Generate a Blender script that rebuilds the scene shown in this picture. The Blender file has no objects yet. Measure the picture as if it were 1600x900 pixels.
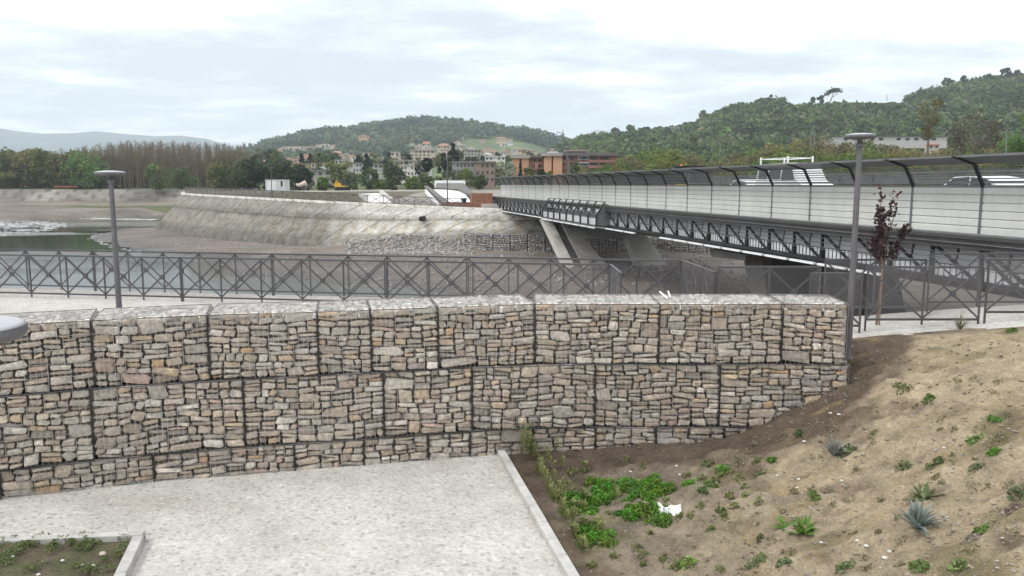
import bpy, math, random
import numpy as np
from mathutils import Vector, Matrix
rnd = random.Random(7)
nr = np.random.default_rng(11)
scene = bpy.context.scene
COL = scene.collection
F = 1230.0
PITCH = math.radians(7.5)
CP, SP = math.cos(PITCH), math.sin(PITCH)

def ray(px, py):
    dx = (px - 800) / F; v = (py - 450) / F
    return Vector((dx, CP - v * SP, -SP - v * CP))
def P(px, py, Y):                       # point seen at a pixel of the photograph at forward distance Y
    r = ray(px, py); return r * (Y / r.y)
def G(px, py, z):                       # same, on the level z
    r = ray(px, py); return r * (z / r.z)
def XY(px, Y, z=-3.0):                  # x of a pixel column at distance Y
    return (px - 800) / F * (Y * CP - z * SP)

# ------------------------------------------------------------------ mesh builder
class MB:
    def __init__(s): s.v = []; s.f = []; s.c = []; s.cc = (1, 1, 1)
    def add(s, vs, fs, col=None):
        n = len(s.v); s.v.extend([tuple(v) for v in vs]); s.f.extend([tuple(i + n for i in f) for f in fs])
        s.c.extend([col or s.cc] * len(vs))
    def box(s, c, d, rz=0.0, col=None):
        hx, hy, hz = d[0] / 2, d[1] / 2, d[2] / 2; ca, sa = math.cos(rz), math.sin(rz)
        vs = []
        for z in (-hz, hz):
            for x, y in ((-hx, -hy), (hx, -hy), (hx, hy), (-hx, hy)):
                vs.append((c[0] + x * ca - y * sa, c[1] + x * sa + y * ca, c[2] + z))
        s.add(vs, [(3, 2, 1, 0), (4, 5, 6, 7), (0, 1, 5, 4), (1, 2, 6, 5), (2, 3, 7, 6), (3, 0, 4, 7)], col)
    def beam(s, a, b, w, h, up=(0, 0, 1), col=None):
        a = Vector(a); b = Vector(b); d = (b - a).normalized(); u = Vector(up)
        r = d.cross(u)
        if r.length < 1e-3: r = d.cross(Vector((0, 1, 0)))
        r.normalize(); u = r.cross(d).normalized(); r = r * w / 2; u = u * h / 2
        vs = [a - r - u, a + r - u, a + r + u, a - r + u, b - r - u, b + r - u, b + r + u, b - r + u]
        s.add(vs, [(3, 2, 1, 0), (4, 5, 6, 7), (0, 1, 5, 4), (1, 2, 6, 5), (2, 3, 7, 6), (3, 0, 4, 7)], col)
    def tube(s, a, b, r0, r1=None, n=8, col=None, caps=True):
        r1 = r0 if r1 is None else r1
        a = Vector(a); b = Vector(b); d = (b - a).normalized()
        u = d.cross(Vector((0, 0, 1)))
        if u.length < 1e-3: u = Vector((1, 0, 0))
        u.normalize(); w = d.cross(u)
        vs = []
        for p, r in ((a, r0), (b, r1)):
            for i in range(n):
                t = 2 * math.pi * i / n; vs.append(p + u * (r * math.cos(t)) + w * (r * math.sin(t)))
        fs = [(i, (i + 1) % n, n + (i + 1) % n, n + i) for i in range(n)]
        if caps: fs += [tuple(range(n - 1, -1, -1)), tuple(range(n, 2 * n))]
        s.add(vs, fs, col)
    def lathe(s, c, prof, n=24, col=None):
        vs = []; fs = []
        for r, z in prof:
            for i in range(n):
                t = 2 * math.pi * i / n; vs.append((c[0] + r * math.cos(t), c[1] + r * math.sin(t), c[2] + z))
        for k in range(len(prof) - 1):
            for i in range(n):
                j = (i + 1) % n; fs.append((k * n + i, k * n + j, (k + 1) * n + j, (k + 1) * n + i))
        fs.append(tuple(range(n - 1, -1, -1))); fs.append(tuple(range((len(prof) - 1) * n, len(prof) * n)))
        s.add(vs, fs, col)
    def prism(s, pts, off, col=None):          # polygon pts extruded by vector off
        n = len(pts); off = Vector(off); vs = [Vector(p) for p in pts]; vs += [v + off for v in vs]
        fs = [tuple(range(n - 1, -1, -1)), tuple(range(n, 2 * n))] + [(i, (i + 1) % n, n + (i + 1) % n, n + i) for i in range(n)]
        s.add(vs, fs, col)
    def build(s, name, mat, parent=None, org=None, smooth=False, colattr=False):
        me = bpy.data.meshes.new(name)
        o = bpy.data.objects.new(name, me)
        if parent is not None: org = ORG[parent.name]
        org = Vector(org) if org is not None else Vector((0, 0, 0))
        me.from_pydata([(v[0] - org.x, v[1] - org.y, v[2] - org.z) for v in s.v], [], s.f)
        if colattr:
            at = me.color_attributes.new('col', 'FLOAT_COLOR', 'POINT')
            a = np.ones((len(s.v), 4), dtype=np.float32); a[:, :3] = np.array(s.c, dtype=np.float32)
            at.data.foreach_set('color', a.ravel())
        if smooth: me.polygons.foreach_set('use_smooth', [True] * len(me.polygons))
        me.materials.append(mat); me.update()
        COL.objects.link(o); ORG[o.name] = org
        if parent is not None: o.parent = parent
        else: o.location = org
        return o
ORG = {}
def npmesh(name, V, Fq, mat, cols=None, smooth=False, parent=None):
    me = bpy.data.meshes.new(name)
    V = np.asarray(V, dtype=np.float32); Fq = np.asarray(Fq, dtype=np.int32)
    k = Fq.shape[1]
    me.vertices.add(len(V)); me.vertices.foreach_set('co', V.ravel())
    me.loops.add(Fq.size); me.loops.foreach_set('vertex_index', Fq.ravel())
    me.polygons.add(len(Fq)); me.polygons.foreach_set('loop_start', np.arange(0, Fq.size, k, dtype=np.int32))
    me.polygons.foreach_set('loop_total', np.full(len(Fq), k, dtype=np.int32))
    if smooth: me.polygons.foreach_set('use_smooth', np.ones(len(Fq), dtype=bool))
    me.update(calc_edges=True)
    if cols is not None:
        at = me.color_attributes.new('col', 'FLOAT_COLOR', 'POINT')
        a = np.ones((len(V), 4), dtype=np.float32); a[:, :3] = cols
        at.data.foreach_set('color', a.ravel())
    me.materials.append(mat)
    o = bpy.data.objects.new(name, me); COL.objects.link(o); ORG[o.name] = Vector((0, 0, 0))
    if parent is not None: o.parent = parent
    return o
def tag(o, label=None, cat=None, group=None, kind=None):
    if label: o['label'] = label
    if cat: o['category'] = cat
    if group: o['group'] = group
    if kind: o['kind'] = kind
    return o
def thing(name, label, cat, loc, group=None, rz=0.0, local=None):
    o = bpy.data.objects.new(name, None); COL.objects.link(o)
    o.empty_display_size = 0.2
    o.location = loc; o.rotation_euler = (0, 0, rz)
    ORG[o.name] = Vector(local if local is not None else loc)
    return tag(o, label, cat, group)
def copy_tree(o, parent=None):
    c = o.copy(); COL.objects.link(c); ORG[c.name] = ORG[o.name]
    if parent is not None: c.parent = parent
    for ch in list(o.children): copy_tree(ch, c)
    return c

# ------------------------------------------------------------------ materials
def newmat(name):
    m = bpy.data.materials.new(name); m.use_nodes = True
    nt = m.node_tree; b = nt.nodes['Principled BSDF']; b.inputs['Specular IOR Level'].default_value = 0.3
    return m, nt, b
def N(nt, t, **kw):
    n = nt.nodes.new(t)
    for k, v in kw.items():
        if k in n.inputs: n.inputs[k].default_value = v
        else: setattr(n, k, v)
    return n
def ramp(nt, stops, src):
    r = nt.nodes.new('ShaderNodeValToRGB'); e = r.color_ramp.elements
    while len(e) < len(stops): e.new(0.5)
    for i, (p, c) in enumerate(stops):
        e[i].position = p; e[i].color = (c[0], c[1], c[2], 1) if hasattr(c, '__len__') else (c, c, c, 1)
    nt.links.new(src, r.inputs[0]); return r
def mixc(nt, a, b, fac=0.5, mode='MIX'):
    m = nt.nodes.new('ShaderNodeMix'); m.data_type = 'RGBA'; m.blend_type = mode
    for sock, v in ((m.inputs[6], a), (m.inputs[7], b), (m.inputs[0], fac)):
        if hasattr(v, 'links'): nt.links.new(v, sock)
        elif hasattr(v, '__len__'): sock.default_value = (v[0], v[1], v[2], 1)
        elif sock.type == 'VALUE': sock.default_value = v
        else: sock.default_value = (v, v, v, 1)
    return m.outputs[2]
def coord(nt, scale=(1, 1, 1), kind='Object'):
    tc = nt.nodes.new('ShaderNodeTexCoord'); mp = nt.nodes.new('ShaderNodeMapping')
    mp.inputs['Scale'].default_value = scale; nt.links.new(tc.outputs[kind], mp.inputs[0]); return mp.outputs[0]
def noise(nt, vec, scale, detail=5, rough=0.6):
    n = N(nt, 'ShaderNodeTexNoise', Scale=scale, Detail=detail, Roughness=rough); nt.links.new(vec, n.inputs['Vector']); return n.outputs['Fac']
def bump(nt, b, h, strength=0.4, dist=0.02):
    bp = N(nt, 'ShaderNodeBump', Strength=strength, Distance=dist); nt.links.new(h, bp.inputs['Height']); nt.links.new(bp.outputs[0], b.inputs['Normal'])
def attr(nt, name='col'):
    a = nt.nodes.new('ShaderNodeAttribute'); a.attribute_name = name; return a.outputs['Color']
def plain(name, c, rough=0.7, metal=0.0, var=0.15, scale=3.0, bmp=0.0, fine=40.0):
    m, nt, b = newmat(name); co = coord(nt)
    n = noise(nt, co, scale, 6); r = ramp(nt, [(0.3, [x * (1 - var) for x in c]), (0.7, [min(1, x * (1 + var)) for x in c])], n)
    nt.links.new(r.outputs[0], b.inputs['Base Color']); b.inputs['Roughness'].default_value = rough; b.inputs['Metallic'].default_value = metal
    if bmp: bump(nt, b, noise(nt, co, fine, 4), bmp, 0.01)
    return m
def colmat(name, rough=0.85, nsc=8.0, lo=0.7, hi=1.25, bmp=0.0, bsc=30.0, bd=0.01):
    m, nt, b = newmat(name); co = coord(nt)
    n = noise(nt, co, nsc, 6); r = ramp(nt, [(0.25, lo), (0.75, hi)], n)
    nt.links.new(mixc(nt, attr(nt), r.outputs[0], 1.0, 'MULTIPLY'), b.inputs['Base Color']); b.inputs['Roughness'].default_value = rough
    if bmp: bump(nt, b, noise(nt, co, bsc, 6), bmp, bd)
    return m
def leafmat(name):
    m, nt, b = newmat(name); nt.links.new(attr(nt), b.inputs['Base Color']); b.inputs['Roughness'].default_value = 0.65
    tr = nt.nodes.new('ShaderNodeBsdfTranslucent'); nt.links.new(attr(nt), tr.inputs[0])
    mx = nt.nodes.new('ShaderNodeMixShader'); mx.inputs[0].default_value = 0.3
    nt.links.new(b.outputs[0], mx.inputs[1]); nt.links.new(tr.outputs[0], mx.inputs[2])
    nt.links.new(mx.outputs[0], nt.nodes['Material Output'].inputs[0]); return m

M = {}
M['fence'] = plain('painted_fence_steel', (.085, .083, .088), .5, .3, .2, 2)
M['dark'] = plain('dark_bridge_steel', (.028, .027, .029), .5, .3, .2, 1)
M['dark2'] = plain('brown_grey_steel', (.075, .070, .070), .5, .3, .2, 1)
M['galv'] = plain('galvanised_steel', (.19, .19, .195), .45, .5, .2, 2)
M['wire'] = plain('galvanised_wire', (.42, .41, .40), .5, .4, .2, 2)
M['selv'] = plain('dark_wire', (.035, .035, .038), .6, .4, .2, 2)
M['lamp'] = plain('lamp_steel', (.12, .115, .12), .5, .3, .2, 3)
M['lamp_skylit'] = plain('lamp_head_skylit', (.42, .43, .46), .5, .2, .1, 3)  # paler than the pole: sky light on the disc put into the colour
M['white'] = plain('white_paint', (.78, .78, .78), .5, 0, .05, 2)
M['carwhite'] = plain('white_car_paint', (.56, .57, .58), .25, 0, .06, 2)
M['glass'] = plain('dark_window_glass', (.03, .035, .04), .12, 0, .1, 1)
M['black'] = plain('black_rubber', (.02, .02, .02), .8, 0, .1, 4)
M['lampwhite'] = plain('white_light_strip', (.80, .82, .83), .4, 0, .03, 2)
M['yellow'] = plain('yellow_machine_paint', (.60, .35, .04), .5, 0, .15, 3)
M['orange'] = plain('orange_beacon', (.75, .18, .02), .4, 0, .1, 3)
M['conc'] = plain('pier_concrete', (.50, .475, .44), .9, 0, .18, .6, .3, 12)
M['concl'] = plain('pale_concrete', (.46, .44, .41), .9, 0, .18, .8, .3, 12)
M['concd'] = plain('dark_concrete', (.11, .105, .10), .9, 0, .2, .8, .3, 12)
M['brick'] = plain('red_brick', (.26, .13, .09), .9, 0, .25, 3)
M['asph'] = plain('asphalt', (.06, .06, .06), .9, 0, .15, 1)
M['leaf'] = leafmat('foliage')
M['bark'] = plain('bark', (.13, .10, .075), .9, 0, .3, 4)
M['twig'] = plain('bare_twigs', (.16, .125, .085), .9, 0, .3, 4)
M['obj'] = colmat('painted_wall', .85, .4, .9, 1.08)
M['rock'] = colmat('gabion_stone', .9, 16, .55, 1.4, .8, 45, .012)
M['pebble'] = colmat('stone_pebble', .9, 12, .7, 1.2, .3, 60)
def mesh_infill_mat():
    m, nt, b = newmat('woven_wire_infill'); tc = nt.nodes.new('ShaderNodeTexCoord'); sp = nt.nodes.new('ShaderNodeSeparateXYZ')
    nt.links.new(tc.outputs['Object'], sp.inputs[0])
    def wires(sock, k):
        a = N(nt, 'ShaderNodeMath', operation='MULTIPLY'); nt.links.new(sock, a.inputs[0]); a.inputs[1].default_value = k
        f = N(nt, 'ShaderNodeMath', operation='FRACT'); nt.links.new(a.outputs[0], f.inputs[0])
        l = N(nt, 'ShaderNodeMath', operation='LESS_THAN'); nt.links.new(f.outputs[0], l.inputs[0]); l.inputs[1].default_value = .125
        return l.outputs[0]
    ad = N(nt, 'ShaderNodeMath', operation='ADD'); nt.links.new(sp.outputs[0], ad.inputs[0]); nt.links.new(sp.outputs[1], ad.inputs[1])
    mx = N(nt, 'ShaderNodeMath', operation='MAXIMUM'); nt.links.new(wires(ad.outputs[0], 60), mx.inputs[0]); nt.links.new(wires(sp.outputs[2], 60), mx.inputs[1])
    b.inputs['Base Color'].default_value = (.17, .165, .17, 1); b.inputs['Roughness'].default_value = .5
    nt.links.new(mx.outputs[0], b.inputs['Alpha']); return m
M['infill'] = mesh_infill_mat()
M['screen'] = plain('brown_screen_mesh', (.15, .13, .10), .8, 0, .3, 1.5); M['screen'].node_tree.nodes['Principled BSDF'].inputs['Alpha'].default_value = .72
def glazing():
    m, nt, b = newmat('tinted_canopy_sheet'); b.inputs['Base Color'].default_value = (.21, .215, .225, 1)
    b.inputs['Alpha'].default_value = .74; b.inputs['Roughness'].default_value = .3; return m
M['canopy'] = glazing()
M['tint'] = glazing(); M['tint'].name = 'dark_tinted_glass'; M['tint'].node_tree.nodes['Principled BSDF'].inputs['Alpha'].default_value = .5; M['tint'].node_tree.nodes['Principled BSDF'].inputs['Base Color'].default_value = (.04, .042, .045, 1)
def barrier():                                # ribbed light grey acoustic boards
    m, nt, b = newmat('acoustic_board'); co = coord(nt); sp = nt.nodes.new('ShaderNodeSeparateXYZ'); nt.links.new(co, sp.inputs[0])
    n = noise(nt, co, .5, 4); r = ramp(nt, [(.3, (.56, .56, .525)), (.7, (.64, .64, .60))], n)
    st = ramp(nt, [(.3, .88), (.55, 1.0)], noise(nt, coord(nt, (1, .9, .25)), 1.6, 8, .75))
    nt.links.new(mixc(nt, r.outputs[0], st.outputs[0], 1, 'MULTIPLY'), b.inputs['Base Color']); b.inputs['Roughness'].default_value = .6; return m
M['board'] = barrier()

# ------------------------------------------------------------------ numpy value noise
_perm = nr.permutation(4096)
def vn(x, y, seed=0):
    xi = np.floor(x).astype(np.int64); yi = np.floor(y).astype(np.int64); fx = x - xi; fy = y - yi
    fx = fx * fx * (3 - 2 * fx); fy = fy * fy * (3 - 2 * fy)
    def h(a, b): return _perm[(_perm[(a + seed * 131) & 4095] + b) & 4095] / 4095.0
    return (h(xi, yi) * (1 - fx) + h(xi + 1, yi) * fx) * (1 - fy) + (h(xi, yi + 1) * (1 - fx) + h(xi + 1, yi + 1) * fx) * fy
def fbm(x, y, oct=4, seed=0):
    s = 0; a = .5; t = 0
    for i in range(oct):
        s = s + a * vn(x, y, seed + i); t += a; x = x * 2.03 + 17; y = y * 2.03 + 5; a *= .5
    return s / t - .5
# ------------------------------------------------------------------ near ground: patio, slope, path
GA = G(790, 712, -4.5); GB = G(900, 900, -4.5)           # outer edge of the patio kerb
def kx(Y): return GA.x + (GA.y - Y) * (GB.x - GA.x) / (GA.y - GB.y)
_gpx = [(-420, 9.6), (-100, 10.6), (36, 11.1), (145, 11.37), (326, 11.83), (497, 12.14), (685, 12.58), (836, 12.95), (1030, 12.92), (1222, 12.95), (1322, 12.88)]
_gX = [XY(p, y, -2) for p, y in _gpx]; _gY = [y for p, y in _gpx]
def Yg(X): return np.interp(X, _gX, _gY)
def gab_X(px, z):
    lo, hi = -14.0, 9.0
    for _ in range(40):
        m = (lo + hi) / 2; Y = Yg(m)
        if m < (px - 800) / F * (Y * CP - z * SP): lo = m
        else: hi = m
    return lo
GXR = gab_X(1322, -2.5)
def e(X): return np.interp(X, [5.4, 6.5, 9, 12, 18], [-2.9, -2.76, -2.57, -2.38, -2.1])
def S(X, Y):
    X = np.asarray(X, float); Y = np.asarray(Y, float)
    u = X + 0.0 * Y
    f = np.interp(u, [-2, .9, 2.0, 3.0, 3.8, 4.9, 5.9, 7.2, 9.2, 13, 18], [-4.53, -4.52, -4.44, -4.30, -4.10, -3.64, -3.17, -2.78, -2.5, -2.1, -1.7])
    w = np.clip((X - kx(Y)) / 1.6, 0.15, 1)
    b = fbm(X * .9, Y * 1.3, 4, 3) * .30 + fbm(X * 2.6 + Y * 1.5, Y * 4.4 - X * .8, 4, 9) * .21 - np.abs(fbm(X * 1.7 + Y, Y * 3.5, 4, 29)) * .16 + fbm(X * 10, Y * 10, 3, 21) * .07
    z = f + b * w
    t = np.clip((Y - 13.0) / 1.0, 0, 1) * np.clip((X - 4.5) / .9, 0, 1); t = t * t * (3 - 2 * t)
    return z * (1 - t) + (e(X) + .012 + b * .15) * t
def on_slope(px, py):
    r = ray(px, py); lo, hi = 3.0, 16.0
    for _ in range(40):
        m = (lo + hi) / 2; p = r * (m / r.y)
        if p.z > float(S(p.x, p.y)): lo = m
        else: hi = m
    p = r * (lo / r.y); return Vector((p.x, p.y, float(S(p.x, p.y))))

def soil_mat():
    m, nt, b = newmat('sandy_soil'); co = coord(nt)
    n1 = noise(nt, co, 2.2, 8, .7); n2 = noise(nt, co, 30, 8, .75)
    r1 = ramp(nt, [(.32, .58), (.5, .95), (.68, 1.2)], n1); r2 = ramp(nt, [(.3, .6), (.7, 1.35)], n2)
    c = mixc(nt, attr(nt), r1.outputs[0], 1, 'MULTIPLY'); c = mixc(nt, c, r2.outputs[0], 1, 'MULTIPLY')
    v = N(nt, 'ShaderNodeTexVoronoi', Scale=26.0); nt.links.new(co, v.inputs['Vector'])
    st = ramp(nt, [(.10, 1.0), (.16, 0.0)], v.outputs['Distance'])
    keep = N(nt, 'ShaderNodeMath', operation='GREATER_THAN'); keep.inputs[1].default_value = .72
    sp = nt.nodes.new('ShaderNodeSeparateColor'); nt.links.new(v.outputs['Color'], sp.inputs[0]); nt.links.new(sp.outputs[0], keep.inputs[0])
    k2 = N(nt, 'ShaderNodeMath', operation='MULTIPLY'); nt.links.new(keep.outputs[0], k2.inputs[0]); nt.links.new(st.outputs[0], k2.inputs[1])
    c = mixc(nt, c, (.42, .39, .34), k2.outputs[0])
    nt.links.new(c, b.inputs['Base Color']); b.inputs['Roughness'].default_value = .95
    ad = N(nt, 'ShaderNodeMath', operation='ADD'); nt.links.new(n2, ad.inputs[0]); nt.links.new(k2.outputs[0], ad.inputs[1])
    bump(nt, b, ad.outputs[0], 1.0, .045); return m
M['soil'] = soil_mat()
def slope():
    ny = 330; nx = 300
    Ys = np.linspace(1.5, 14.12, ny); U = np.linspace(0, 1, nx) ** 1.25
    V = np.zeros((ny, nx, 3)); C = np.zeros((ny, nx, 3))
    for j, Y in enumerate(Ys):
        X0 = kx(Y) - .02; X = X0 + U * (19 - X0)
        V[j, :, 0] = X; V[j, :, 1] = Y; V[j, :, 2] = S(X, np.full(nx, Y))
    X = V[..., 0]; Y = V[..., 1]
    sand = np.array([.40, .325, .222]); brown = np.array([.105, .078, .055]); grey = np.array([.24, .20, .15]); moss = np.array([.17, .15, .075])
    a = np.clip((X - 1.2) / 3.0 + fbm(X * .8, Y * .8, 4, 40) * 1.6 - (Y - 8) * .06, 0, 1)[..., None]
    c = grey * (1 - a) + sand * a
    mm = np.clip(fbm(X * 1.1 + 3, Y * 1.9, 4, 60) * 5 - .55, 0, .75)[..., None]; c = c * (1 - mm) + moss * mm
    d2 = np.clip((Y - np.interp(X, [.3, 1.6, 3.2, 4.2, 5, 6, 7.2, 8.5], [10.4, 11.7, 11.2, 11.1, 11.2, 12.0, 13.3, 14]) + fbm(X * 1.5, Y * 1.5, 4, 77) * 1.6) * 1.9, 0, .93)[..., None]
    c = c * (1 - d2) + brown * d2
    d3 = np.clip(1 - (X - kx(Y)) / .55 + fbm(X * 3, Y * 3, 3, 90) * 1.5, 0, .8)[..., None]; c = c * (1 - d3) + brown * 1.1 * d3
    p = np.clip(fbm(X * 2.6, Y * 3.8, 4, 33) * 5 - .6, 0, .62)[..., None]; c = c * (1 - p) + brown * 1.5 * p
    p = np.clip(fbm(X * 1.4 + 9, Y * 2.6, 4, 35) * 5 - .7, 0, .5)[..., None] * np.clip(X - 2, 0, 1)[..., None]; c = c * (1 - p) + np.array([.33, .25, .13]) * p
    c = c * (1 + .35 * fbm(X * 14, Y * 14, 3, 36)[..., None])
    I = np.arange(ny * nx).reshape(ny, nx)
    q = np.stack([I[:-1, :-1], I[:-1, 1:], I[1:, 1:], I[1:, :-1]], -1).reshape(-1, 4)
    return npmesh('ground_slope', V.reshape(-1, 3), q, M['soil'], c.reshape(-1, 3), True)
tag(slope(), kind='structure')

def pebble_concrete():
    m, nt, b = newmat('cobbled_concrete'); co = coord(nt); mp = coord(nt, (1, 1.0, 1))
    n0 = noise(nt, co, .7, 6, .6); n1 = noise(nt, co, 40, 6, .7)
    base = ramp(nt, [(.3, (.38, .36, .325)), (.52, (.46, .445, .415)), (.72, (.53, .52, .495))], n0)
    wv = nt.nodes.new('ShaderNodeVectorMath'); wv.operation = 'ADD'
    nn = N(nt, 'ShaderNodeTexNoise', Scale=6.0); nt.links.new(co, nn.inputs['Vector']); sc = nt.nodes.new('ShaderNodeVectorMath'); sc.operation = 'SCALE'; sc.inputs['Scale'].default_value = .12
    nt.links.new(nn.outputs['Color'], sc.inputs[0]); nt.links.new(co, wv.inputs[0]); nt.links.new(sc.outputs[0], wv.inputs[1])
    v = N(nt, 'ShaderNodeTexVoronoi', Scale=12.0); nt.links.new(wv.outputs[0], v.inputs['Vector'])
    sp = nt.nodes.new('ShaderNodeSeparateColor'); nt.links.new(v.outputs['Color'], sp.inputs[0])
    mk = ramp(nt, [(.22, 1.0), (.52, 0.0)], v.outputs['Distance'])
    gt = N(nt, 'ShaderNodeMath', operation='GREATER_THAN'); gt.inputs[1].default_value = .25; nt.links.new(sp.outputs[1], gt.inputs[0])
    ml = N(nt, 'ShaderNodeMath', operation='MULTIPLY'); nt.links.new(mk.outputs[0], ml.inputs[0]); nt.links.new(gt.outputs[0], ml.inputs[1])
    pc = ramp(nt, [(0, (.29, .27, .24)), (.35, (.37, .345, .31)), (.7, (.48, .455, .42)), (1, (.60, .58, .55))], sp.outputs[0])
    f7 = N(nt, 'ShaderNodeMath', operation='MULTIPLY'); nt.links.new(ml.outputs[0], f7.inputs[0]); f7.inputs[1].default_value = .8
    c = mixc(nt, base.outputs[0], pc.outputs[0], f7.outputs[0])
    v3 = N(nt, 'ShaderNodeTexVoronoi', Scale=24.0); nt.links.new(wv.outputs[0], v3.inputs['Vector']); s3 = nt.nodes.new('ShaderNodeSeparateColor'); nt.links.new(v3.outputs['Color'], s3.inputs[0])
    c3 = ramp(nt, [(0, .70), (.4, .95), (.7, 1.08), (1, 1.3)], s3.outputs[0]); c = mixc(nt, c, c3.outputs[0], .42, 'MULTIPLY')
    n9 = noise(nt, co, 3.0, 8, .7); c = mixc(nt, c, ramp(nt, [(.3, .92), (.65, 1.05)], n9).outputs[0], 1, 'MULTIPLY')
    r1 = ramp(nt, [(.3, .82), (.7, 1.15)], n1); c = mixc(nt, c, r1.outputs[0], 1, 'MULTIPLY')
    nt.links.new(c, b.inputs['Base Color']); b.inputs['Roughness'].default_value = .85
    ad = N(nt, 'ShaderNodeMath', operation='ADD'); nt.links.new(ml.outputs[0], ad.inputs[0]); nt.links.new(n1, ad.inputs[1])
    bump(nt, b, ad.outputs[0], .55, .02); return m
M['patio'] = pebble_concrete()
def gridsheet(name, xs, yf, yr, zf, ny, mat, smooth=True):
    V = []; 
    for X in xs:
        a, b_ = yf(X), yr(X)
        for k in range(ny + 1):
            Y = a + (b_ - a) * k / ny; V.append((X, Y, zf(X, Y)))
    n = ny + 1; q = [(i * n + k, (i + 1) * n + k, (i + 1) * n + k + 1, i * n + k + 1) for i in range(len(xs) - 1) for k in range(ny)]
    return npmesh(name, V, q, mat, None, smooth)
V = []; q = []
Ys = np.linspace(1.0, 13.3, 90)
for j, Y in enumerate(Ys):
    for i in range(60):
        X = -14 + (kx(Y) - .13 + 14) * i / 59; V.append((X, Y, -4.505 + .02 * float(fbm(np.array(X * .5), np.array(Y * .5), 3, 5))))
    if j:
        for i in range(59): a = (j - 1) * 60 + i; q.append((a, a + 1, a + 61, a + 60))
tag(npmesh('patio_pavement', V, q, M['patio'], None, True), kind='structure')
path_xs = list(np.linspace(-34, 20, 110))
def f2Y(X): return np.interp(X, [-40, -14.5, 4.0, 5.0, 20], [24.5, 22.0, 18.65, 15.95, 15.95])
tag(gridsheet('riverside_path', path_xs, lambda X: float(Yg(X)) + .55 if X < 5.0 else (14.02 if X > 5.6 else 13.6), lambda X: float(f2Y(X)) + .15,
    lambda X, Y: float(e(X)) + .004, 10, M['patio']), kind='structure')
# kerbs
M['kerb'] = plain('kerb_concrete', (.42, .41, .39), .9, 0, .24, 4, .4, 50)
k = MB(); kd = (GB - GA).normalized(); kn = Vector((kd.y, -kd.x, 0)); kn = kn if kn.x < 0 else -kn
p = GA - kd * .05
for i in range(14):
    a = p + kd * (i * .96); b_ = p + kd * (i * .96 + .952)
    c = (a + b_) / 2 + kn * .065; dz = rnd.uniform(-.004, .004)
    if b_.y > 0.8: k.box((c.x, c.y, -4.49 + dz), (.13, .95, .16), math.atan2(kd.y, kd.x) - math.pi / 2)
ko = k.build('patio_kerb', M['kerb']); bm_ = ko.modifiers.new('b', 'BEVEL'); bm_.width = .012; bm_.segments = 2; tag(ko, kind='structure')
K1 = G(-260, 850, -4.38); K2 = G(228, 829, -4.38); K3 = G(190, 912, -4.38)
pk = MB()
def kerb_run(mb, a, b_, w, side):
    L = (b_ - a).length; n = max(1, round(L / .98)); d = (b_ - a) / n; ang = math.atan2(d.y, d.x); nn = Vector((-d.y, d.x, 0)).normalized() * side * w / 2
    for i in range(n):
        c = a + d * (i + .5) + nn; mb.box((c.x, c.y, -4.44 + rnd.uniform(-.003, .003)), (d.length - .008, w, .13), ang)
K3e = K2 + (K3 - K2) * 5
kerb_run(pk, K1, K2, .13, -1)
d_ = (K3e - K2).normalized(); kerb_run(pk, K2 + d_ * .135, K3e, .13, -1)
po = pk.build('planter_kerb', M['kerb']); bm_ = po.modifiers.new('b', 'BEVEL'); bm_.width = .012; bm_.segments = 2; tag(po, kind='structure')
# planter soil
def soil_patch():
    V = []; q = []; C = []; n = 70
    for j in range(n):
        for i in range(n):
            s = i / (n - 1); t = j / (n - 1)
            A = K2 + (K3e - K2) * t; B = K1 + (K3e - K2) * t; p = A + (B - A) * s
            z = -4.44 + .09 * float(fbm(np.array(p.x * 3), np.array(p.y * 3), 4, 8)); V.append((p.x, p.y, z))
            g = max(0, min(.8, float(fbm(np.array(p.x * 2.3), np.array(p.y * 2.3), 3, 14)) * 5 + .1))
            C.append([.15 * (1 - g) + .11 * g, .12 * (1 - g) + .12 * g, .085 * (1 - g) + .055 * g])
    for j in range(n - 1):
        for i in range(n - 1): a = j * n + i; q.append((a, a + 1, a + n + 1, a + n))
    return npmesh('planter_soil', V, q, M['soil'], np.array(C), True)
tag(soil_patch(), kind='structure')

# ------------------------------------------------------------------ gabion baskets
STONE = [((.41, .36, .305), 8), ((.43, .365, .29), 6), ((.50, .455, .395), 5), ((.38, .315, .25), 6), ((.44, .345, .24), 1.6), ((.33, .29, .25), 3), ((.46, .32, .19), .3), ((.40, .30, .245), .8)]
SW = [w for _, w in STONE]
def cells(x0, y0, x1, y1, mx, my, out, asp=3.0, mn=.045):
    w, h = x1 - x0, y1 - y0
    big = rnd.random() < .07
    if (w > mx or h > my or (w * h > mx * my * .45 and rnd.random() < .55)) and not (big and w < mx * 1.6 and h < my * 1.9):
        if w > h * (rnd.uniform(1.5, asp) if h < .34 else rnd.uniform(3.2, 6)) and w > 2 * mn:
            c = x0 + w * rnd.uniform(.32, .68); cells(x0, y0, c, y1, mx, my, out, asp, mn); cells(c, y0, x1, y1, mx, my, out, asp, mn); return
        if h > 2 * mn:
            c = y0 + h * rnd.uniform(.33, .67); cells(x0, y0, x1, c, mx, my, out, asp, mn); cells(x0, c, x1, y1, mx, my, out, asp, mn); return
        if w > mx:
            c = x0 + w * .5; cells(x0, y0, c, y1, mx, my, out, asp, mn); cells(c, y0, x1, y1, mx, my, out, asp, mn); return
    out.append((x0, y0, x1, y1))
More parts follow.
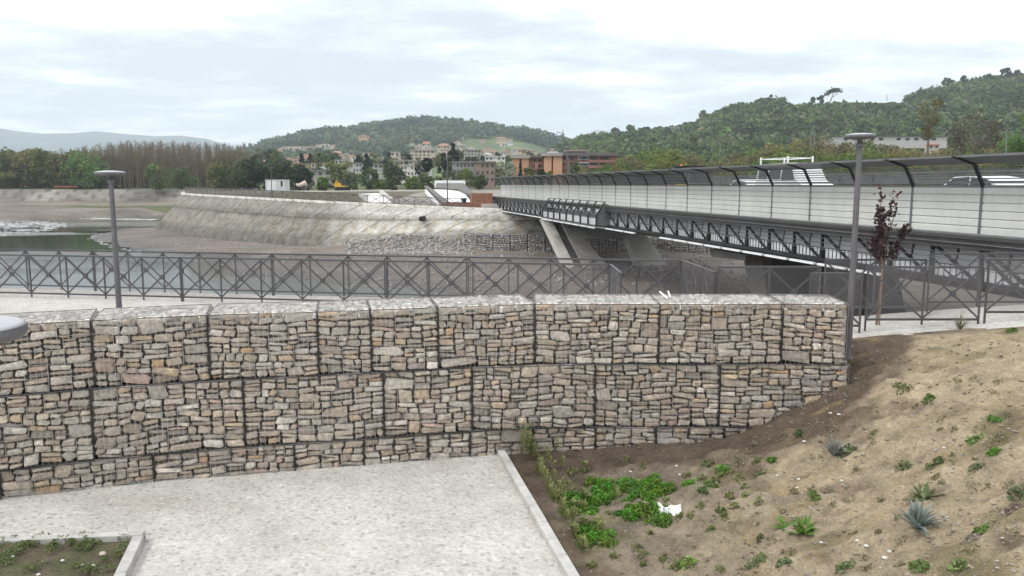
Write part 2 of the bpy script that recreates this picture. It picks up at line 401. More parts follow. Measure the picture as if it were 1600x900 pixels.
def stones(mb, fr, L, H, mx, my, gap, depth, lift, pale, z0=0.0, tilt=.09, bright=1.0):
    """fr(u,v,w) -> point; w is outwards"""
    out = []; cells(0, z0, L, H, mx, my, out)
    ph = rnd.uniform(0, 9); am = rnd.uniform(.02, .045)
    for (a, b_, c, d) in out:
        w = (c - a) - gap * rnd.uniform(.6, 1.5); h = (d - b_) - gap * rnd.uniform(.6, 1.5)
        if w < .02 or h < .015: continue
        cx, cy = (a + c) / 2, (b_ + d) / 2; rot = rnd.gauss(0, tilt) if w > h * 1.3 else rnd.gauss(0, tilt * 2)
        cy += am * math.sin(cx * 3.1 + ph + cy * 2) * max(0, min(1, cy * 5, (H - cy) * 5)); rot += am * 2.2 * math.cos(cx * 3.1 + ph + cy * 2)
        n = 11; ex = rnd.uniform(3.4, 9); base = rnd.choices(STONE, SW)[0][0]; k_ = rnd.uniform(.84, 1.17) * bright
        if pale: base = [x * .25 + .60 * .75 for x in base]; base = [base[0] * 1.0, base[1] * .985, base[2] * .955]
        col = tuple(min(.8, x * k_) for x in base)
        off = rnd.uniform(-lift, lift) - (.045 if rnd.random() < .09 else 0); ca, sa = math.cos(rot), math.sin(rot)
        pts = []
        skew = rnd.uniform(-.3, .3); tp = rnd.uniform(-.28, .28)
        for i in range(n):
            t = 2 * math.pi * (i + rnd.uniform(-.3, .3)) / n; co_, si = math.cos(t), math.sin(t)
            x = math.copysign(abs(co_) ** (2 / ex), co_) * w / 2 * rnd.uniform(.88, 1.06); y = math.copysign(abs(si) ** (2 / ex), si) * h / 2 * rnd.uniform(.86, 1.1)
            x += skew * y; y *= 1 + tp * x / w
            pts.append((x, y))
        vs = []; tx, ty = rnd.uniform(-.14, .14), rnd.uniform(-.16, .16)
        for sc, wv in ((.94, -depth), (1.0, -.035), (.965, -.012), (.84, 0), (.45, .006)):
            for (x, y) in pts:
                X, Y = x * sc, y * sc; ww = off + wv + (tx * X + ty * Y if wv > -.05 else 0) + rnd.uniform(-.004, .004)
                vs.append(fr(cx + X * ca - Y * sa, cy + X * sa + Y * ca, ww))
        vs.append(fr(cx, cy, off + .007 + rnd.uniform(-.004, .006)))
        fs = []
        for r in range(4):
            for i in range(n): j = (i + 1) % n; fs.append((r * n + i, r * n + j, (r + 1) * n + j, (r + 1) * n + i))
        for i in range(n): fs.append((4 * n + i, 4 * n + (i + 1) % n, 5 * n))
        mb.add(vs, fs, col)
ordn = ['first', 'second', 'third', 'fourth', 'fifth', 'sixth', 'seventh', 'eighth', 'ninth', 'tenth', 'eleventh', 'twelfth']
def basket(px0, px1, z0, z1, label, top=False, end=False, zvis=None, fwd=0.0):
    zc = (z0 + z1) / 2; x0, x1 = gab_X(px0, zc), gab_X(px1, zc)
    A = Vector((x0, float(Yg(x0)) - fwd, z0)); B = Vector((x1, float(Yg(x1)) - fwd, z0)); t = (B - A); L = t.length; t.normalize(); nrm = Vector((t.y, -t.x, 0))
    H = z1 - z0; U = Vector((0, 0, 1))
    fr = lambda u, v, w: A + t * u + U * v + nrm * w
    b = thing('gabion_basket', label, 'gabion', A, 'stone filled wire baskets of the gabion wall')
    sm = MB(); g = .006
    lo = 0.0 if zvis is None else max(0, zvis - z0)
    dep = .95
    mn_ = A - nrm * .0; sm.cc = (.2, .18, .16)
    c = fr(L / 2, H / 2, -.135 - dep / 2); sm.box(c, (L + .03, dep, H - .04), math.atan2(t.y, t.x), (.22, .20, .175))
    def fru(u, v, w): return fr(g + u, g + v, w)
    stones(sm, fru, L - 2 * g, H - 2 * g, .42, .145, .013, .13, .018, False, lo)
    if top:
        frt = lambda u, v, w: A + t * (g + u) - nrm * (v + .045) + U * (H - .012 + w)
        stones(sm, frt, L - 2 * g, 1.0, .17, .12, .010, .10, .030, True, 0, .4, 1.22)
    if end:
        fre = lambda u, v, w: A + t * (L - .012 + w) - nrm * u + U * v
        stones(sm, fre, 1.0, H - .02, .3, .16, .012, .10, .012, False, 0)
    sm.build('stone_fill', M['rock'], b, colattr=True)
    wm = MB(); r = .0026
    def sag(u): return -.004 + .014 * math.sin(u * 2.1 + px0)
    nv = int(L / .072)
    for i in range(1, nv):
        u = L * i / nv; w = .020 + sag(u)
        wm.beam(fr(u, lo, w), fr(u, H, w), r * 2, r * 2)
    nh = 5
    for i in range(nh + 1):
        v = H * i / nh
        if v < lo: continue
        for s in range(4):
            ua, ub = L * s / 4, L * (s + 1) / 4; wm.beam(fr(ua, v, .024 + sag(ua)), fr(ub, v, .024 + sag(ub)), r * 2, r * 2)
    if top:
        for i in range(0, 14):
            v = 1.0 * i / 13; wm.beam(A + t * 0 - nrm * v + U * (H + .024), A + t * L - nrm * v + U * (H + .024), .006, .005)
        for i in range(1, int(L / .15)):
            u = i * .15; wm.beam(A + t * u + U * (H + .019), A + t * u - nrm + U * (H + .019), .005, .005)
    if end:
        for i in range(14): wm.beam(A + t * (L + .015) - nrm * (i / 13), A + t * (L + .015) - nrm * (i / 13) + U * H, .006, .006)
        for i in range(6): wm.beam(A + t * (L + .02) + U * (H * i / 5), A + t * (L + .02) - nrm + U * (H * i / 5), .006, .006)
    wm.build('wire_mesh', M['wire'], b)
    sv = MB(); q_ = .010
    for u in (.004, L - .004): sv.beam(fr(u, lo, .028), fr(u, H, .028), q_, q_)
    for v in (.004, H - .004):
        if v > lo: sv.beam(fr(0, v, .03), fr(L, v, .03), q_, q_); pass
    if top:
        for u in (.003, L - .003): sv.beam(A + t * u + U * (H + .016), A + t * u - nrm + U * (H + .016), .009, .009)
        sv.beam(A - nrm + U * (H + .016), A - nrm + t * L + U * (H + .016), .009, .009)
    sv.build('edge_wire', M['selv'], b)
R1 = [-420, -225, -40, 145, 326, 497, 580, 685, 836, 1030, 1222, 1322]
R2 = [-420, -225, -60, 145, 382, 600, 738, 930, 1124, 1322]
R3 = [-420, -200, 5, 243, 462, 570, 670, 735, 832, 930, 1024, 1130, 1322]
for i in range(len(R1) - 1):
    lab = 'rough stone gabion basket in the top row, %s from the right end' % ordn[len(R1) - 2 - i]
    if i == len(R1) - 2: lab = 'rightmost top row gabion basket, beside the lamp post on the slope'
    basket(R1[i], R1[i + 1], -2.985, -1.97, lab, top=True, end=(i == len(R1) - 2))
for i in range(len(R2) - 1):
    basket(R2[i], R2[i + 1], -4.07, -2.99, 'stone gabion basket in the middle row, %s from the right end' % ordn[len(R2) - 2 - i], fwd=.015, end=(i == len(R2) - 2))
for i in range(len(R3) - 1):
    basket(R3[i], R3[i + 1], -5.05, -4.075, 'partly buried bottom row gabion basket, %s from the right end' % ordn[len(R3) - 2 - i], zvis=-4.64, fwd=.03)

# ------------------------------------------------------------------ steel fences
def fence_run(root, A, B, za, zb, nb, first=True, double=2, infill=True, H=1.1, single_last=True, boss=True):
    """A,B (x,y); za,zb base heights. Builds posts and two-bay panels as parts of root."""
    A = Vector((A[0], A[1], 0)); B = Vector((B[0], B[1], 0)); D = (B - A); Lb = D.length / nb; d = D.normalized(); U = Vector((0, 0, 1))
    def at(s, z): 
        p = A + d * s; return Vector((p.x, p.y, za + (zb - za) * s / D.length + z))
    i = 0
    while i < nb:
        n = min(double, nb - i); s0 = i * Lb + .022; s1 = (i + n) * Lb - .022
        m = MB()
        m.beam(at(s0, H - .02), at(s1, H - .02), .05, .04); m.beam(at(s0, .10), at(s1, .10), .04, .04)
        for k_ in range(n):
            a = i * Lb + k_ * Lb; b_ = a + Lb; aa = max(a, s0); bb = min(b_, s1)
            m.beam(at(aa, .12), at(bb, H - .05), .012, .034); m.beam(at(aa, H - .05), at(bb, .12), .016, .034)
            if boss:
                c = at((a + b_) / 2, (H + .07) / 2); nn = d.cross(U)
                m.tube(c - nn * .016, c + nn * .016, .062, None, 12)
            if k_ > 0: m.beam(at(a, .0), at(a, H - .04), .03, .03)
        pn = m.build('fence_panel', M['fence'], root)
        if infill:
            w = MB(); a, b_ = at(s0, .12), at(s1, .12); a2, b2 = at(s0, H - .04), at(s1, H - .04); nn = d.cross(U) * .024
            w.add([a + nn, b_ + nn, b2 + nn, a2 + nn], [(0, 1, 2, 3)]); w.build('mesh_infill', M['infill'], pn)
        for s in ((s0,) if i + n < nb else (s0, s1)):
            pm = MB(); pm.beam(at(s, -.12), at(s, H), .03, .03); pm.build('fence_post', M['fence'], root)
        if i > 0:
            pm = MB(); pm.beam(at(i * Lb - .022, -.12), at(i * Lb - .022, H), .03, .03); pm.build('fence_post', M['fence'], root)
        i += n
def pxy(px, Y, z=-2.4): return (XY(px, Y, z), Y)
zb_ = -2.88
f1 = thing('river_fence', 'grey steel crossed fence just behind the gabion wall, near side of the path', 'fence', (*pxy(420, 19), zb_))
cn = pxy(953, 17.7); lf = pxy(-330, 21.3); L_ = math.dist(cn, lf)
fence_run(f1, cn, lf, zb_, zb_, round(L_ / 1.04), double=5)
fence_run(f1, cn, pxy(970, 15.9), zb_, zb_, 2)
f2 = thing('river_fence', 'rear grey steel crossed fence at the river edge, beyond the near one', 'fence', (*pxy(600, 20), zb_))
c2 = pxy(1064, 18.65); l2 = pxy(-300, 23.0); L_ = math.dist(c2, l2)
fence_run(f2, c2, l2, zb_, zb_, round(L_ / 1.04), double=5)
fence_run(f2, c2, pxy(1116.5, 16.05), zb_, zb_, 3)
f3 = thing('ramp_fence', 'stepped mesh fence in front on the ramp, behind the right lamp post', 'fence', (*pxy(1262, 14.5), -2.72))
xa = [pxy(1262, 14.5), pxy(1346, 14.5)]; fence_run(f3, xa[0], xa[1], -2.72, -2.72, 1)
xa = [pxy(1351, 14.5), pxy(1531, 14.5)]; fence_run(f3, xa[0], xa[1], -2.60, -2.60, 2)
xa = [pxy(1537, 14.5), pxy(1718, 14.5)]; fence_run(f3, xa[0], xa[1], -2.46, -2.46, 2)
xa = [pxy(1724, 14.5), pxy(1905, 14.5)]; fence_run(f3, xa[0], xa[1], -2.32, -2.32, 2)
f4 = thing('ramp_fence', 'stepped mesh fence on the river side of the ramp, under the bridge edge', 'fence', (*pxy(1120, 15.85), -2.74))
for (a, b_, z) in ((1120, 1281, -2.74), (1285, 1444, -2.59), (1447, 1606, -2.47), (1610, 1770, -2.34)):
    fence_run(f4, pxy(a, 15.85), pxy(b_, 15.85), z, z, 2)
# low kerb blocks beyond the wall, left
lw = MB(); a = P(-120, 478, 14.6); 
for i, (p0, p1) in enumerate(((-260, 43), (46, 330))):
    A_ = P(p0, 476, 15.2); B_ = P(p1, 474, 15.6); lw.beam((A_.x, A_.y, -2.87), (B_.x, B_.y, -2.87), .5, .16)
tag(lw.build('path_kerb', M['kerb']), kind='structure')

# ------------------------------------------------------------------ lamp posts
def lamp(label, base, h, rz, R=.27):
    root = thing('lamp_post', label, 'lamp post', base, 'disc lamp posts')
    x, y, z = base; m = MB(); m.tube((x, y, z - .1), (x, y, z + h - .16), .056, .042, 16); m.build('pole', M['lamp'], root, smooth=False)
    m = MB(); m.lathe((x, y, z + h - .22), [(.048, 0), (.062, .02), (.062, .07), (.04, .10), (.035, .16)], 16); m.build('collar', M['lamp'], root)
    m = MB(); m.lathe((x, y, z + h - .07), [(.10, 0), (R * .93, .003), (R, .03), (R * .985, .055)], 40); hd = m.build('lamp_head', M['lamp'], root)
    m = MB(); m.lathe((x, y, z + h - .013), [(R * .98, 0), (R * .9, .014), (R * .5, .03), (.02, .036)], 40); m.build('lamp_cap', M['lamp_skylit'], hd, smooth=True)
b1 = P(186, 478, 14.6); lamp('disc topped lamp post standing behind the gabion wall before the river', (b1.x, b1.y, -2.9), 3.13, 0)
b2 = P(1325, 552, 13.05); lamp('disc topped lamp post at the right end of the gabion wall', (b2.x, b2.y, b2.z), P(1352, 210, 13.05).z - b2.z, 0, .243)
t3 = P(-72, 508, 3.35); lamp('lamp post whose disc top painted sky-lit white juts in at the left edge', (t3.x, t3.y, -4.5), t3.z + 4.5, 0, .275)
# ------------------------------------------------------------------ far terrain
def pp(px, py, Y): p = P(px, py, Y); return (p.x, p.y, p.z)
TOP = [pp(283, 303.5, 135), pp(330, 306.5, 120), pp(400, 310.5, 108), pp(500, 316, 100.5), pp(600, 321, 97.5), pp(740, 327, 96), pp(860, 331, 94.5), pp(1000, 338, 92), pp(1160, 346, 90), pp(1400, 352, 86)]
FOOT = [pp(243, 352, 131), pp(292, 361, 114.5), pp(365, 369, 103), pp(480, 380, 94.8), pp(600, 374, 92), pp(735, 362, 91.5), pp(860, 364, 90), pp(1000, 368, 88), pp(1160, 374, 86), pp(1400, 380, 82)]
BACK = [(-66, 170, -1.5), (-73, 230, -1.4), (-75, 300, -1.2), (-90, 420, -1)]
poly = [(x, y) for x, y, z in BACK[::-1]] + [(x, y) for x, y, z in TOP] + [(60, 78), (500, 60)]
pz = [z for x, y, z in BACK[::-1]] + [z for x, y, z in TOP] + [-2.8, -2.8]
def dist_poly(X, Y):
    best = np.full(X.shape, 1e9); zz = np.zeros(X.shape)
    for i in range(len(poly) - 1):
        ax, ay = poly[i]; bx, by = poly[i + 1]; dx, dy = bx - ax, by - ay
        t = np.clip(((X - ax) * dx + (Y - ay) * dy) / (dx * dx + dy * dy), 0, 1)
        d = np.hypot(X - ax - t * dx, Y - ay - t * dy); m = d < best
        best = np.where(m, d, best); zz = np.where(m, pz[i] + (pz[i + 1] - pz[i]) * t, zz)
    ring = poly + [(5000, 60), (5000, 9000), (-90, 9000)]
    ins = np.zeros(X.shape, bool); n = len(ring)
    for i in range(n):
        x1, y1 = ring[i]; x2, y2 = ring[(i + 1) % n]
        if y1 == y2: continue
        c = ((y1 > Y) != (y2 > Y)) & (X < (x2 - x1) * (Y - y1) / (y2 - y1) + x1); ins ^= c
    return best, zz, ins
def terrain(X, Y):
    dst, zt, ins = dist_poly(X, Y)
    zw = -7.9
    c = X / (Y * CP - zw * SP); px = 800 + F * c; an = np.arctan2(-zw, Y); py = 450 + F * np.tan(an - PITCH)
    sh = np.interp(py, [336, 343, 352, 362, 371, 380, 390, 400, 425, 440, 455, 478], [262, 245, 215, 172, 141, 166, 201, 300, 400, 560, 705, 850])
    sh = sh + 26 * fbm(X * .05, Y * .11, 4, 2)
    sgn = (sh - px) * Y / F
    bed = zw - np.clip(sgn * .05, -.48, .9) + fbm(X * .12, Y * .12, 5, 6) * .35 + fbm(X * .6, Y * .6, 4, 16) * .12
    bed = bed + np.clip((X + 30) / 60, 0, 1) * .25
    # rubble spur in front of the embankment
    R = P(640, 378, 89); bed = bed + 1.35 * np.exp(-((X - R.x) / 7.5) ** 2 - ((Y - 91) / 3.5) ** 2) * (1 + .4 * fbm(X * .8, Y * .8, 3, 71))
    # left shore
    far = np.interp(Y, [120, 150, 185, 205, 214, 222, 233, 262, 273, 300, 500, 9000], [-8.6, -8.8, -8.6, -8.3, -7.95, -7.3, -6.2, -5.7, -1.5, -1.2, -.6, -.5])
    wl = np.clip((Y - 140) / 30, 0, 1)
    base = bed * (1 - wl) + (far + fbm(X * .1, Y * .1, 4, 4) * .5) * wl
    # left shore near (0,360): small dirt flat left of x<-75 at Y~190
    base = base + np.clip((-(X) - 95 - (190 - Y) * .2) / 8, 0, 1) * np.clip((Y - 163) / 14, 0, 1) * np.clip((232 - Y) / 20, 0, 1) * 1.9
    # near bank
    n = Y - (f2Y(X) + .2); wdt = np.interp(X, [-40, 2, 8, 25], [7, 8, 15, 26]); t = np.clip(n / wdt, 0, 1); t = t ** .9
    nearz = np.where(X < 6, -2.95, e(X) - .05)
    lump = .7 * np.exp(-((X - 17) / 6) ** 2 - ((Y - 25) / 4.5) ** 2)
    base = np.where(t < 1, nearz * (1 - t) + base * t + lump + fbm(X * .5, Y * .5, 4, 25) * .7 * t * (1 - t) * 2, base)
    base = np.where(n < 0, -3.4, base)
    # plain behind the embankment and slope to the bed
    plain_ = zt + (-1.15 - zt) * np.clip(dst / 45, 0, 1); plain_ = plain_ * 1.0 + np.clip((Y - 260) / 700, 0, 1) * .9
    plain_ = plain_ + fbm(X * .08, Y * .08, 3, 50) * .25 * np.clip((dst - 4) / 10, 0, 1)
    slope_ = np.clip(dst / 3.4, 0, 1) ** .8; outz = (zt - .9) * (1 - slope_) + base * slope_
    return np.where(ins, plain_ - .06, np.where(Y > 20, np.where(dst < 3.4, outz, base), base)), dst, ins, px, py
def ground_mat():
    m, nt, b = newmat('river_ground'); co = coord(nt)
    n1 = noise(nt, coord(nt, (1, 1, 1)), .25, 10, .7); n2 = noise(nt, co, 2.5, 8, .75); n3 = noise(nt, coord(nt, (.25, 1.2, 1)), .7, 8, .7)
    c = attr(nt)
    for n_, lo, hi in ((n1, .72, 1.25), (n2, .65, 1.35), (n3, .8, 1.2)):
        c = mixc(nt, c, ramp(nt, [(.3, lo), (.7, hi)], n_).outputs[0], 1, 'MULTIPLY')
    nt.links.new(c, b.inputs['Base Color']); b.inputs['Roughness'].default_value = .9
    bump(nt, b, n2, .8, .25); return m
M['ground'] = ground_mat()
def build_terrain():
    rows = [15.9]; 
    while rows[-1] < 9500:
        y = rows[-1]; rows.append(y + (max(.3, y * .0105) if y < 420 else y * .05))
    cols = np.concatenate([np.linspace(-2600, -420, 60), np.arange(-400, 2000, 5.5), np.linspace(2020, 4000, 60)])
    Yg_, Cg = np.meshgrid(np.array(rows), cols, indexing='ij'); X = (Cg - 800) / F * Yg_; Y = Yg_
    Z, dst, ins, px, py = terrain(X, Y)
    c = np.zeros(X.shape + (3,)); f = fbm(X * .09, Y * .09, 5, 91)[..., None]
    c[:] = (.165, .140, .120); c = c * (1 + f * .9)
    wet = np.clip((-7.62 - Z) / .25, 0, 1)[..., None] * np.clip((150 - Y) / 10, 0, 1)[..., None]; c = c * (1 - wet) + np.array([.12, .115, .115]) * wet
    gr = np.clip(fbm(X * .2, Y * .2, 4, 47) * 4 - .9, 0, .7)[..., None]; c = c * (1 - gr) + np.array([.22, .21, .20]) * gr
    L = (~ins & (Y > 140))[..., None]
    g1 = ((Y > 211) & (Y < 231) & (X > -128))[..., None]; c = np.where(L & g1, np.array([.085, .10, .035]) * (1 + f), c)
    g2 = ((Y > 231) & (Y < 263))[..., None]; c = np.where(L & g2, np.array([.17, .145, .12]) * (1 + f), c)
    g3 = ((Y > 263) & (Y < 272.5))[..., None]; st = (np.sin(X * .7 + Y * 1.2) > .9)[..., None]; c = np.where(L & g3, np.where(st, (.09, .08, .07), np.array([.19, .175, .16]) * (1 + f * 2)), c)
    g4 = (Y >= 272.5)[..., None]; c = np.where(L & g4, np.array([.07, .10, .025]) * (1 + f), c)
    near = (Y < 40)[..., None] & (X > 3)[..., None] & ~ins[..., None]; c = np.where(near, np.array([.17, .145, .11]) * (1 + f * 1.4), c)
    # plain: gravel yard near, green beyond
    yard = (ins & (Y < 185))[..., None]; c = np.where(yard, np.array([.26, .245, .215]) * (1 + f), c)
    scrub = (ins & (dst < 42) & (X < -16) & (Y < 150))[..., None]; c = np.where(scrub, np.array([.115, .10, .065]) * (1 + f), c)
    gp = (ins & (Y >= 185))[..., None]; c = np.where(gp, np.array([.075, .095, .035]) * (1 + f), c)
    ny, nx = X.shape; I = np.arange(ny * nx).reshape(ny, nx)
    q = np.stack([I[:-1, :-1], I[:-1, 1:], I[1:, 1:], I[1:, :-1]], -1).reshape(-1, 4)
    return npmesh('ground', np.stack([X, Y, Z], -1).reshape(-1, 3), q, M['ground'], np.clip(c, 0, 1).reshape(-1, 3), True)
tag(build_terrain(), kind='structure')
def zt_(x, y): return float(terrain(np.array([[float(x)]]), np.array([[float(y)]]))[0][0, 0])
# water
def water_mat():
    m, nt, b = newmat('river_water'); co = coord(nt, (.35, 1.4, 1))
    big = noise(nt, coord(nt, (.022, .06, 1)), 1, 5, .6); fine = noise(nt, co, 3.5, 5, .6)
    b.inputs['Base Color'].default_value = (.03, .04, .024, 1); b.inputs['Specular IOR Level'].default_value = .5
    r = ramp(nt, [(.50, .03), (.60, .9)], big); 
    bp = N(nt, 'ShaderNodeBump', Distance=.06); nt.links.new(fine, bp.inputs['Height']); nt.links.new(r.outputs[0], bp.inputs['Strength']); nt.links.new(bp.outputs[0], b.inputs['Normal'])
    b.inputs['Roughness'].default_value = .06; return m
M['water'] = water_mat()
w = MB(); w.add([(-700, 18, -7.9), (60, 18, -7.9), (60, 262, -7.9), (-700, 262, -7.9)], [(0, 1, 2, 3)]); tag(w.build('river_water', M['water']), kind='structure')
M['foam'] = plain('white_water_and_glints', (.38, .39, .40), .6, 0, .4, .6)  # broken water, and the painted sky glints on the open water
fm = MB()
def foam(px0, py0, px1, py1, w_, seg=26, gap=.12):
    for i in range(seg):
        if rnd.random() < gap: continue
        a = G(px0 + (px1 - px0) * i / seg, py0 + (py1 - py0) * i / seg, -7.86); b_ = G(px0 + (px1 - px0) * (i + .97) / seg, py0 + (py1 - py0) * (i + .97) / seg, -7.86)
        ww = w_ * rnd.uniform(.5, 1.3); sh = rnd.uniform(-.4, .4)
        fm.add([(a.x, a.y - ww + sh, -7.885), (b_.x, b_.y - ww + sh, -7.885), (b_.x + rnd.uniform(-.6, .6), b_.y + sh, -7.85), (a.x + rnd.uniform(-.6, .6), a.y + sh, -7.85)], [(0, 1, 2, 3)])
foam(100, 339.5, 250, 342.5, 5.0, 60, .1); foam(165, 334.0, 250, 332.0, 1.6, 40, .3)
for s in range(38):
    yy = 364 + s * .8; bx = np.interp(yy, [362, 371, 380, 390, 394], [165, 141, 160, 192, 210]) + rnd.uniform(-6, 9); foam(bx, yy, bx + rnd.uniform(5, 14), yy + rnd.uniform(-.4, .8), .10, 3, .45)
for s in range(150):
    y_ = rnd.gauss(353, 4.5); x_ = rnd.uniform(-60, 100 - abs(y_ - 353) * 5); foam(x_, y_, x_ + rnd.uniform(6, 34), y_ + rnd.uniform(-.3, .3), .16, 5, .25)  # open water streaks: bright sky reflection put in as white strips
tag(fm.build('white_water_and_glints', M['foam']), kind='stuff', label='strips of white broken water at the weir and around the gravel bar, with painted sky glints on the open water', cat='foam')

# ------------------------------------------------------------------ concrete river embankment
def resample(pl, n):
    pl = np.array(pl); s = np.concatenate([[0], np.cumsum(np.linalg.norm(np.diff(pl, axis=0), axis=1))]); t = np.linspace(0, s[-1], n)
    return np.stack([np.interp(t, s, pl[:, k]) for k in range(3)], 1), t
def smooth(a, k):
    for _ in range(k): a[1:-1] = (a[:-2] + 2 * a[1:-1] + a[2:]) / 4
    return a
TOPE = [(-62, 152, -1.45)] + TOP; FOOTE = [(-66, 146, -7.6)] + FOOT
nT = 260
topr, tl = resample(TOPE, nT); footr, _ = resample(FOOTE, nT); topr = smooth(topr, 30); footr = smooth(footr, 30)
def emb_mat():
    m, nt, b = newmat('embankment_concrete'); uv = nt.nodes.new('ShaderNodeUVMap'); co = coord(nt)
    sp = nt.nodes.new('ShaderNodeSeparateXYZ'); nt.links.new(uv.outputs[0], sp.inputs[0])
    n1 = noise(nt, co, .9, 12, .78); n2 = noise(nt, coord(nt, (1, 1, .35)), 2.6, 10, .75); n3 = noise(nt, uv.outputs[0], .12, 5, .6)
    c = ramp(nt, [(.30, (.15, .14, .125)), (.45, (.27, .26, .24)), (.58, (.36, .35, .33)), (.75, (.42, .415, .40))], n1).outputs[0]
    c = mixc(nt, attr(nt), c, 1, 'MULTIPLY')
    c = mixc(nt, c, ramp(nt, [(.3, .5), (.45, .95), (.62, 1.15)], n2).outputs[0], 1, 'MULTIPLY')
    # joints: slanted every 5 m, with wobble
    def line(src, period, width):
        a = N(nt, 'ShaderNodeMath', operation='DIVIDE'); nt.links.new(src, a.inputs[0]); a.inputs[1].default_value = period
        f = N(nt, 'ShaderNodeMath', operation='FRACT'); nt.links.new(a.outputs[0], f.inputs[0]); l = N(nt, 'ShaderNodeMath', operation='LESS_THAN'); nt.links.new(f.outputs[0], l.inputs[0]); l.inputs[1].default_value = width / period; return l.outputs[0]
    wob = N(nt, 'ShaderNodeMath', operation='MULTIPLY_ADD'); nt.links.new(n2, wob.inputs[0]); wob.inputs[1].default_value = .9; nt.links.new(sp.outputs[0], wob.inputs[2])
    l1 = line(wob.outputs[0], 3.6, .13)
    c = mixc(nt, c, (.07, .065, .045), l1)
    nt.links.new(c, b.inputs['Base Color']); b.inputs['Roughness'].default_value = .92; bump(nt, b, n2, .6, .15); return m
M['emb'] = emb_mat()
emb = thing('river_embankment', 'sloping pale concrete river embankment with cracked slabs on the far bank', 'embankment', tuple(TOP[4]))
def strip(name, prof, mat, col, parent, uvs=True):
    """prof(i,k)-> point"""
    K = len(prof); V = []; C = []
    for i in range(nT):
        for k in range(K): V.append(prof[k](i)); C.append(col(i, k))
    q = [(i * K + k, (i + 1) * K + k, (i + 1) * K + k + 1, i * K + k + 1) for i in range(nT - 1) for k in range(K - 1)]
    o = ORG[parent.name]
    me_o = npmesh(name, np.array(V) - np.array([o.x, o.y, o.z]), q, mat, np.array(C), False, parent)
    uv = me_o.data.uv_layers.new(name='UVMap'); L = np.zeros((len(q) * 4, 2)); vi = np.array(q).ravel()
    L[:, 0] = tl[vi // K] + (vi % K) * .5; L[:, 1] = (vi % K); uv.data.foreach_set('uv', L.astype(np.float32).ravel()); ORG[me_o.name] = o
    return me_o
def lerpf(t, lift=0):
    def f(i):
        p = topr[i] * (1 - t) + footr[i] * t; nz = .5 * float(fbm(np.array(i * .16), np.array(t * 7), 4, 81)); q_ = p.copy(); q_[2] += lift + nz * .8 * min(1, t * 5); q_[1] -= nz * .7 * min(1, t * 5)
        if t > .97: q_[2] -= .6
        return q_
    return f
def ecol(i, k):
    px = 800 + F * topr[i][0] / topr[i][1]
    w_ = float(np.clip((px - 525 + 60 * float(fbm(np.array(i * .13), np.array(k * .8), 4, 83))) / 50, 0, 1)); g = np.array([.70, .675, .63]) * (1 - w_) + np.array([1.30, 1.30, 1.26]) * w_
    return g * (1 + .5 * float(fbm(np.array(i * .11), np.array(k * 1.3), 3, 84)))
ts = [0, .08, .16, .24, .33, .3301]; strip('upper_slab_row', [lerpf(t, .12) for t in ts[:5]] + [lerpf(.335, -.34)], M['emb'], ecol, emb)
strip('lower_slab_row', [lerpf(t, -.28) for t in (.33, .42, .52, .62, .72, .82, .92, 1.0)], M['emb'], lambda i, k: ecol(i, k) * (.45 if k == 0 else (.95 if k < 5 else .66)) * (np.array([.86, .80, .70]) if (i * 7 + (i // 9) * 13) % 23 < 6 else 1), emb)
def capf(dy, dz):
    def f(i):
        a = topr[max(0, i - 1)]; b_ = topr[min(nT - 1, i + 1)]; t = b_ - a; n_ = np.array([t[1], -t[0], 0]); n_ = n_ / np.linalg.norm(n_); p = topr[i] + n_ * dy; p[2] += dz; return p
    return f
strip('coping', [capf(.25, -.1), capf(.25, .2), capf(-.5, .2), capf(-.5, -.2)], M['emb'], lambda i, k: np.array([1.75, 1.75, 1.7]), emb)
M['hole'] = M['black']
hp = P(661, 341, 94.3); hm = MB(); hm.tube(hp + Vector((0, -1.9, 0)), hp + Vector((0, .6, 0)), .30, .30, 12); hm.build('drain_pipe', M['black'], emb)
# rubble heap
def rubble(px0, px1, py0, py1, n, smin, smax, mat, name, label, cat, sd=3, zoff=0):
    r_ = np.random.default_rng(sd); V = []; Fq = []; C = []
    cube = np.array([(-1, -1, -1), (1, -1, -1), (1, 1, -1), (-1, 1, -1), (-1, -1, 1), (1, -1, 1), (1, 1, 1), (-1, 1, 1)]) * .5
    fc = [(3, 2, 1, 0), (4, 5, 6, 7), (0, 1, 5, 4), (1, 2, 6, 5), (2, 3, 7, 6), (3, 0, 4, 7)]
    k = 0; tries = 0
    xs = []; ys = []
    while k < n and tries < n * 4:
        tries += 1; px = r_.uniform(px0, px1); t = (px - px0) / (px1 - px0); py = py0 + (py1 - py0) * r_.uniform(0, 1) ** .8
        if r_.random() > math.sin(math.pi * min(max(t, .02), .98)) ** .5: continue
        p = G(px, py, -6.9); xs.append(p.x); ys.append(p.y); k += 1
    Z = terrain(np.array([xs]), np.array([ys]))[0][0]
    for x, y, z in zip(xs, ys, Z):
        s = r_.uniform(smin, smax) * np.array([1, r_.uniform(.6, 1), r_.uniform(.4, .8)]); a = r_.uniform(0, 6.3); ca, sa = math.cos(a), math.sin(a)
        v = cube * s * (1 + r_.uniform(-.25, .25, (8, 3))); v = np.stack([v[:, 0] * ca - v[:, 1] * sa, v[:, 0] * sa + v[:, 1] * ca, v[:, 2] + v[:, 0] * r_.uniform(-.4, .4)], 1) + np.array([x, y, z + s[2] * .25 + zoff])
        b0 = len(V); V.extend(v.tolist()); Fq.extend([[i + b0 for i in f] for f in fc]); g = r_.uniform(.22, .40); C.extend([[g, g * .96, g * .91]] * 8)
    return tag(npmesh(name, V, Fq, mat, np.array(C)), label, cat, None, 'stuff')
rubble(540, 740, 366, 392, 3200, .07, .34, M['pebble'], 'rubble_heap', 'heap of grey broken stone at the foot of the embankment', 'rubble')
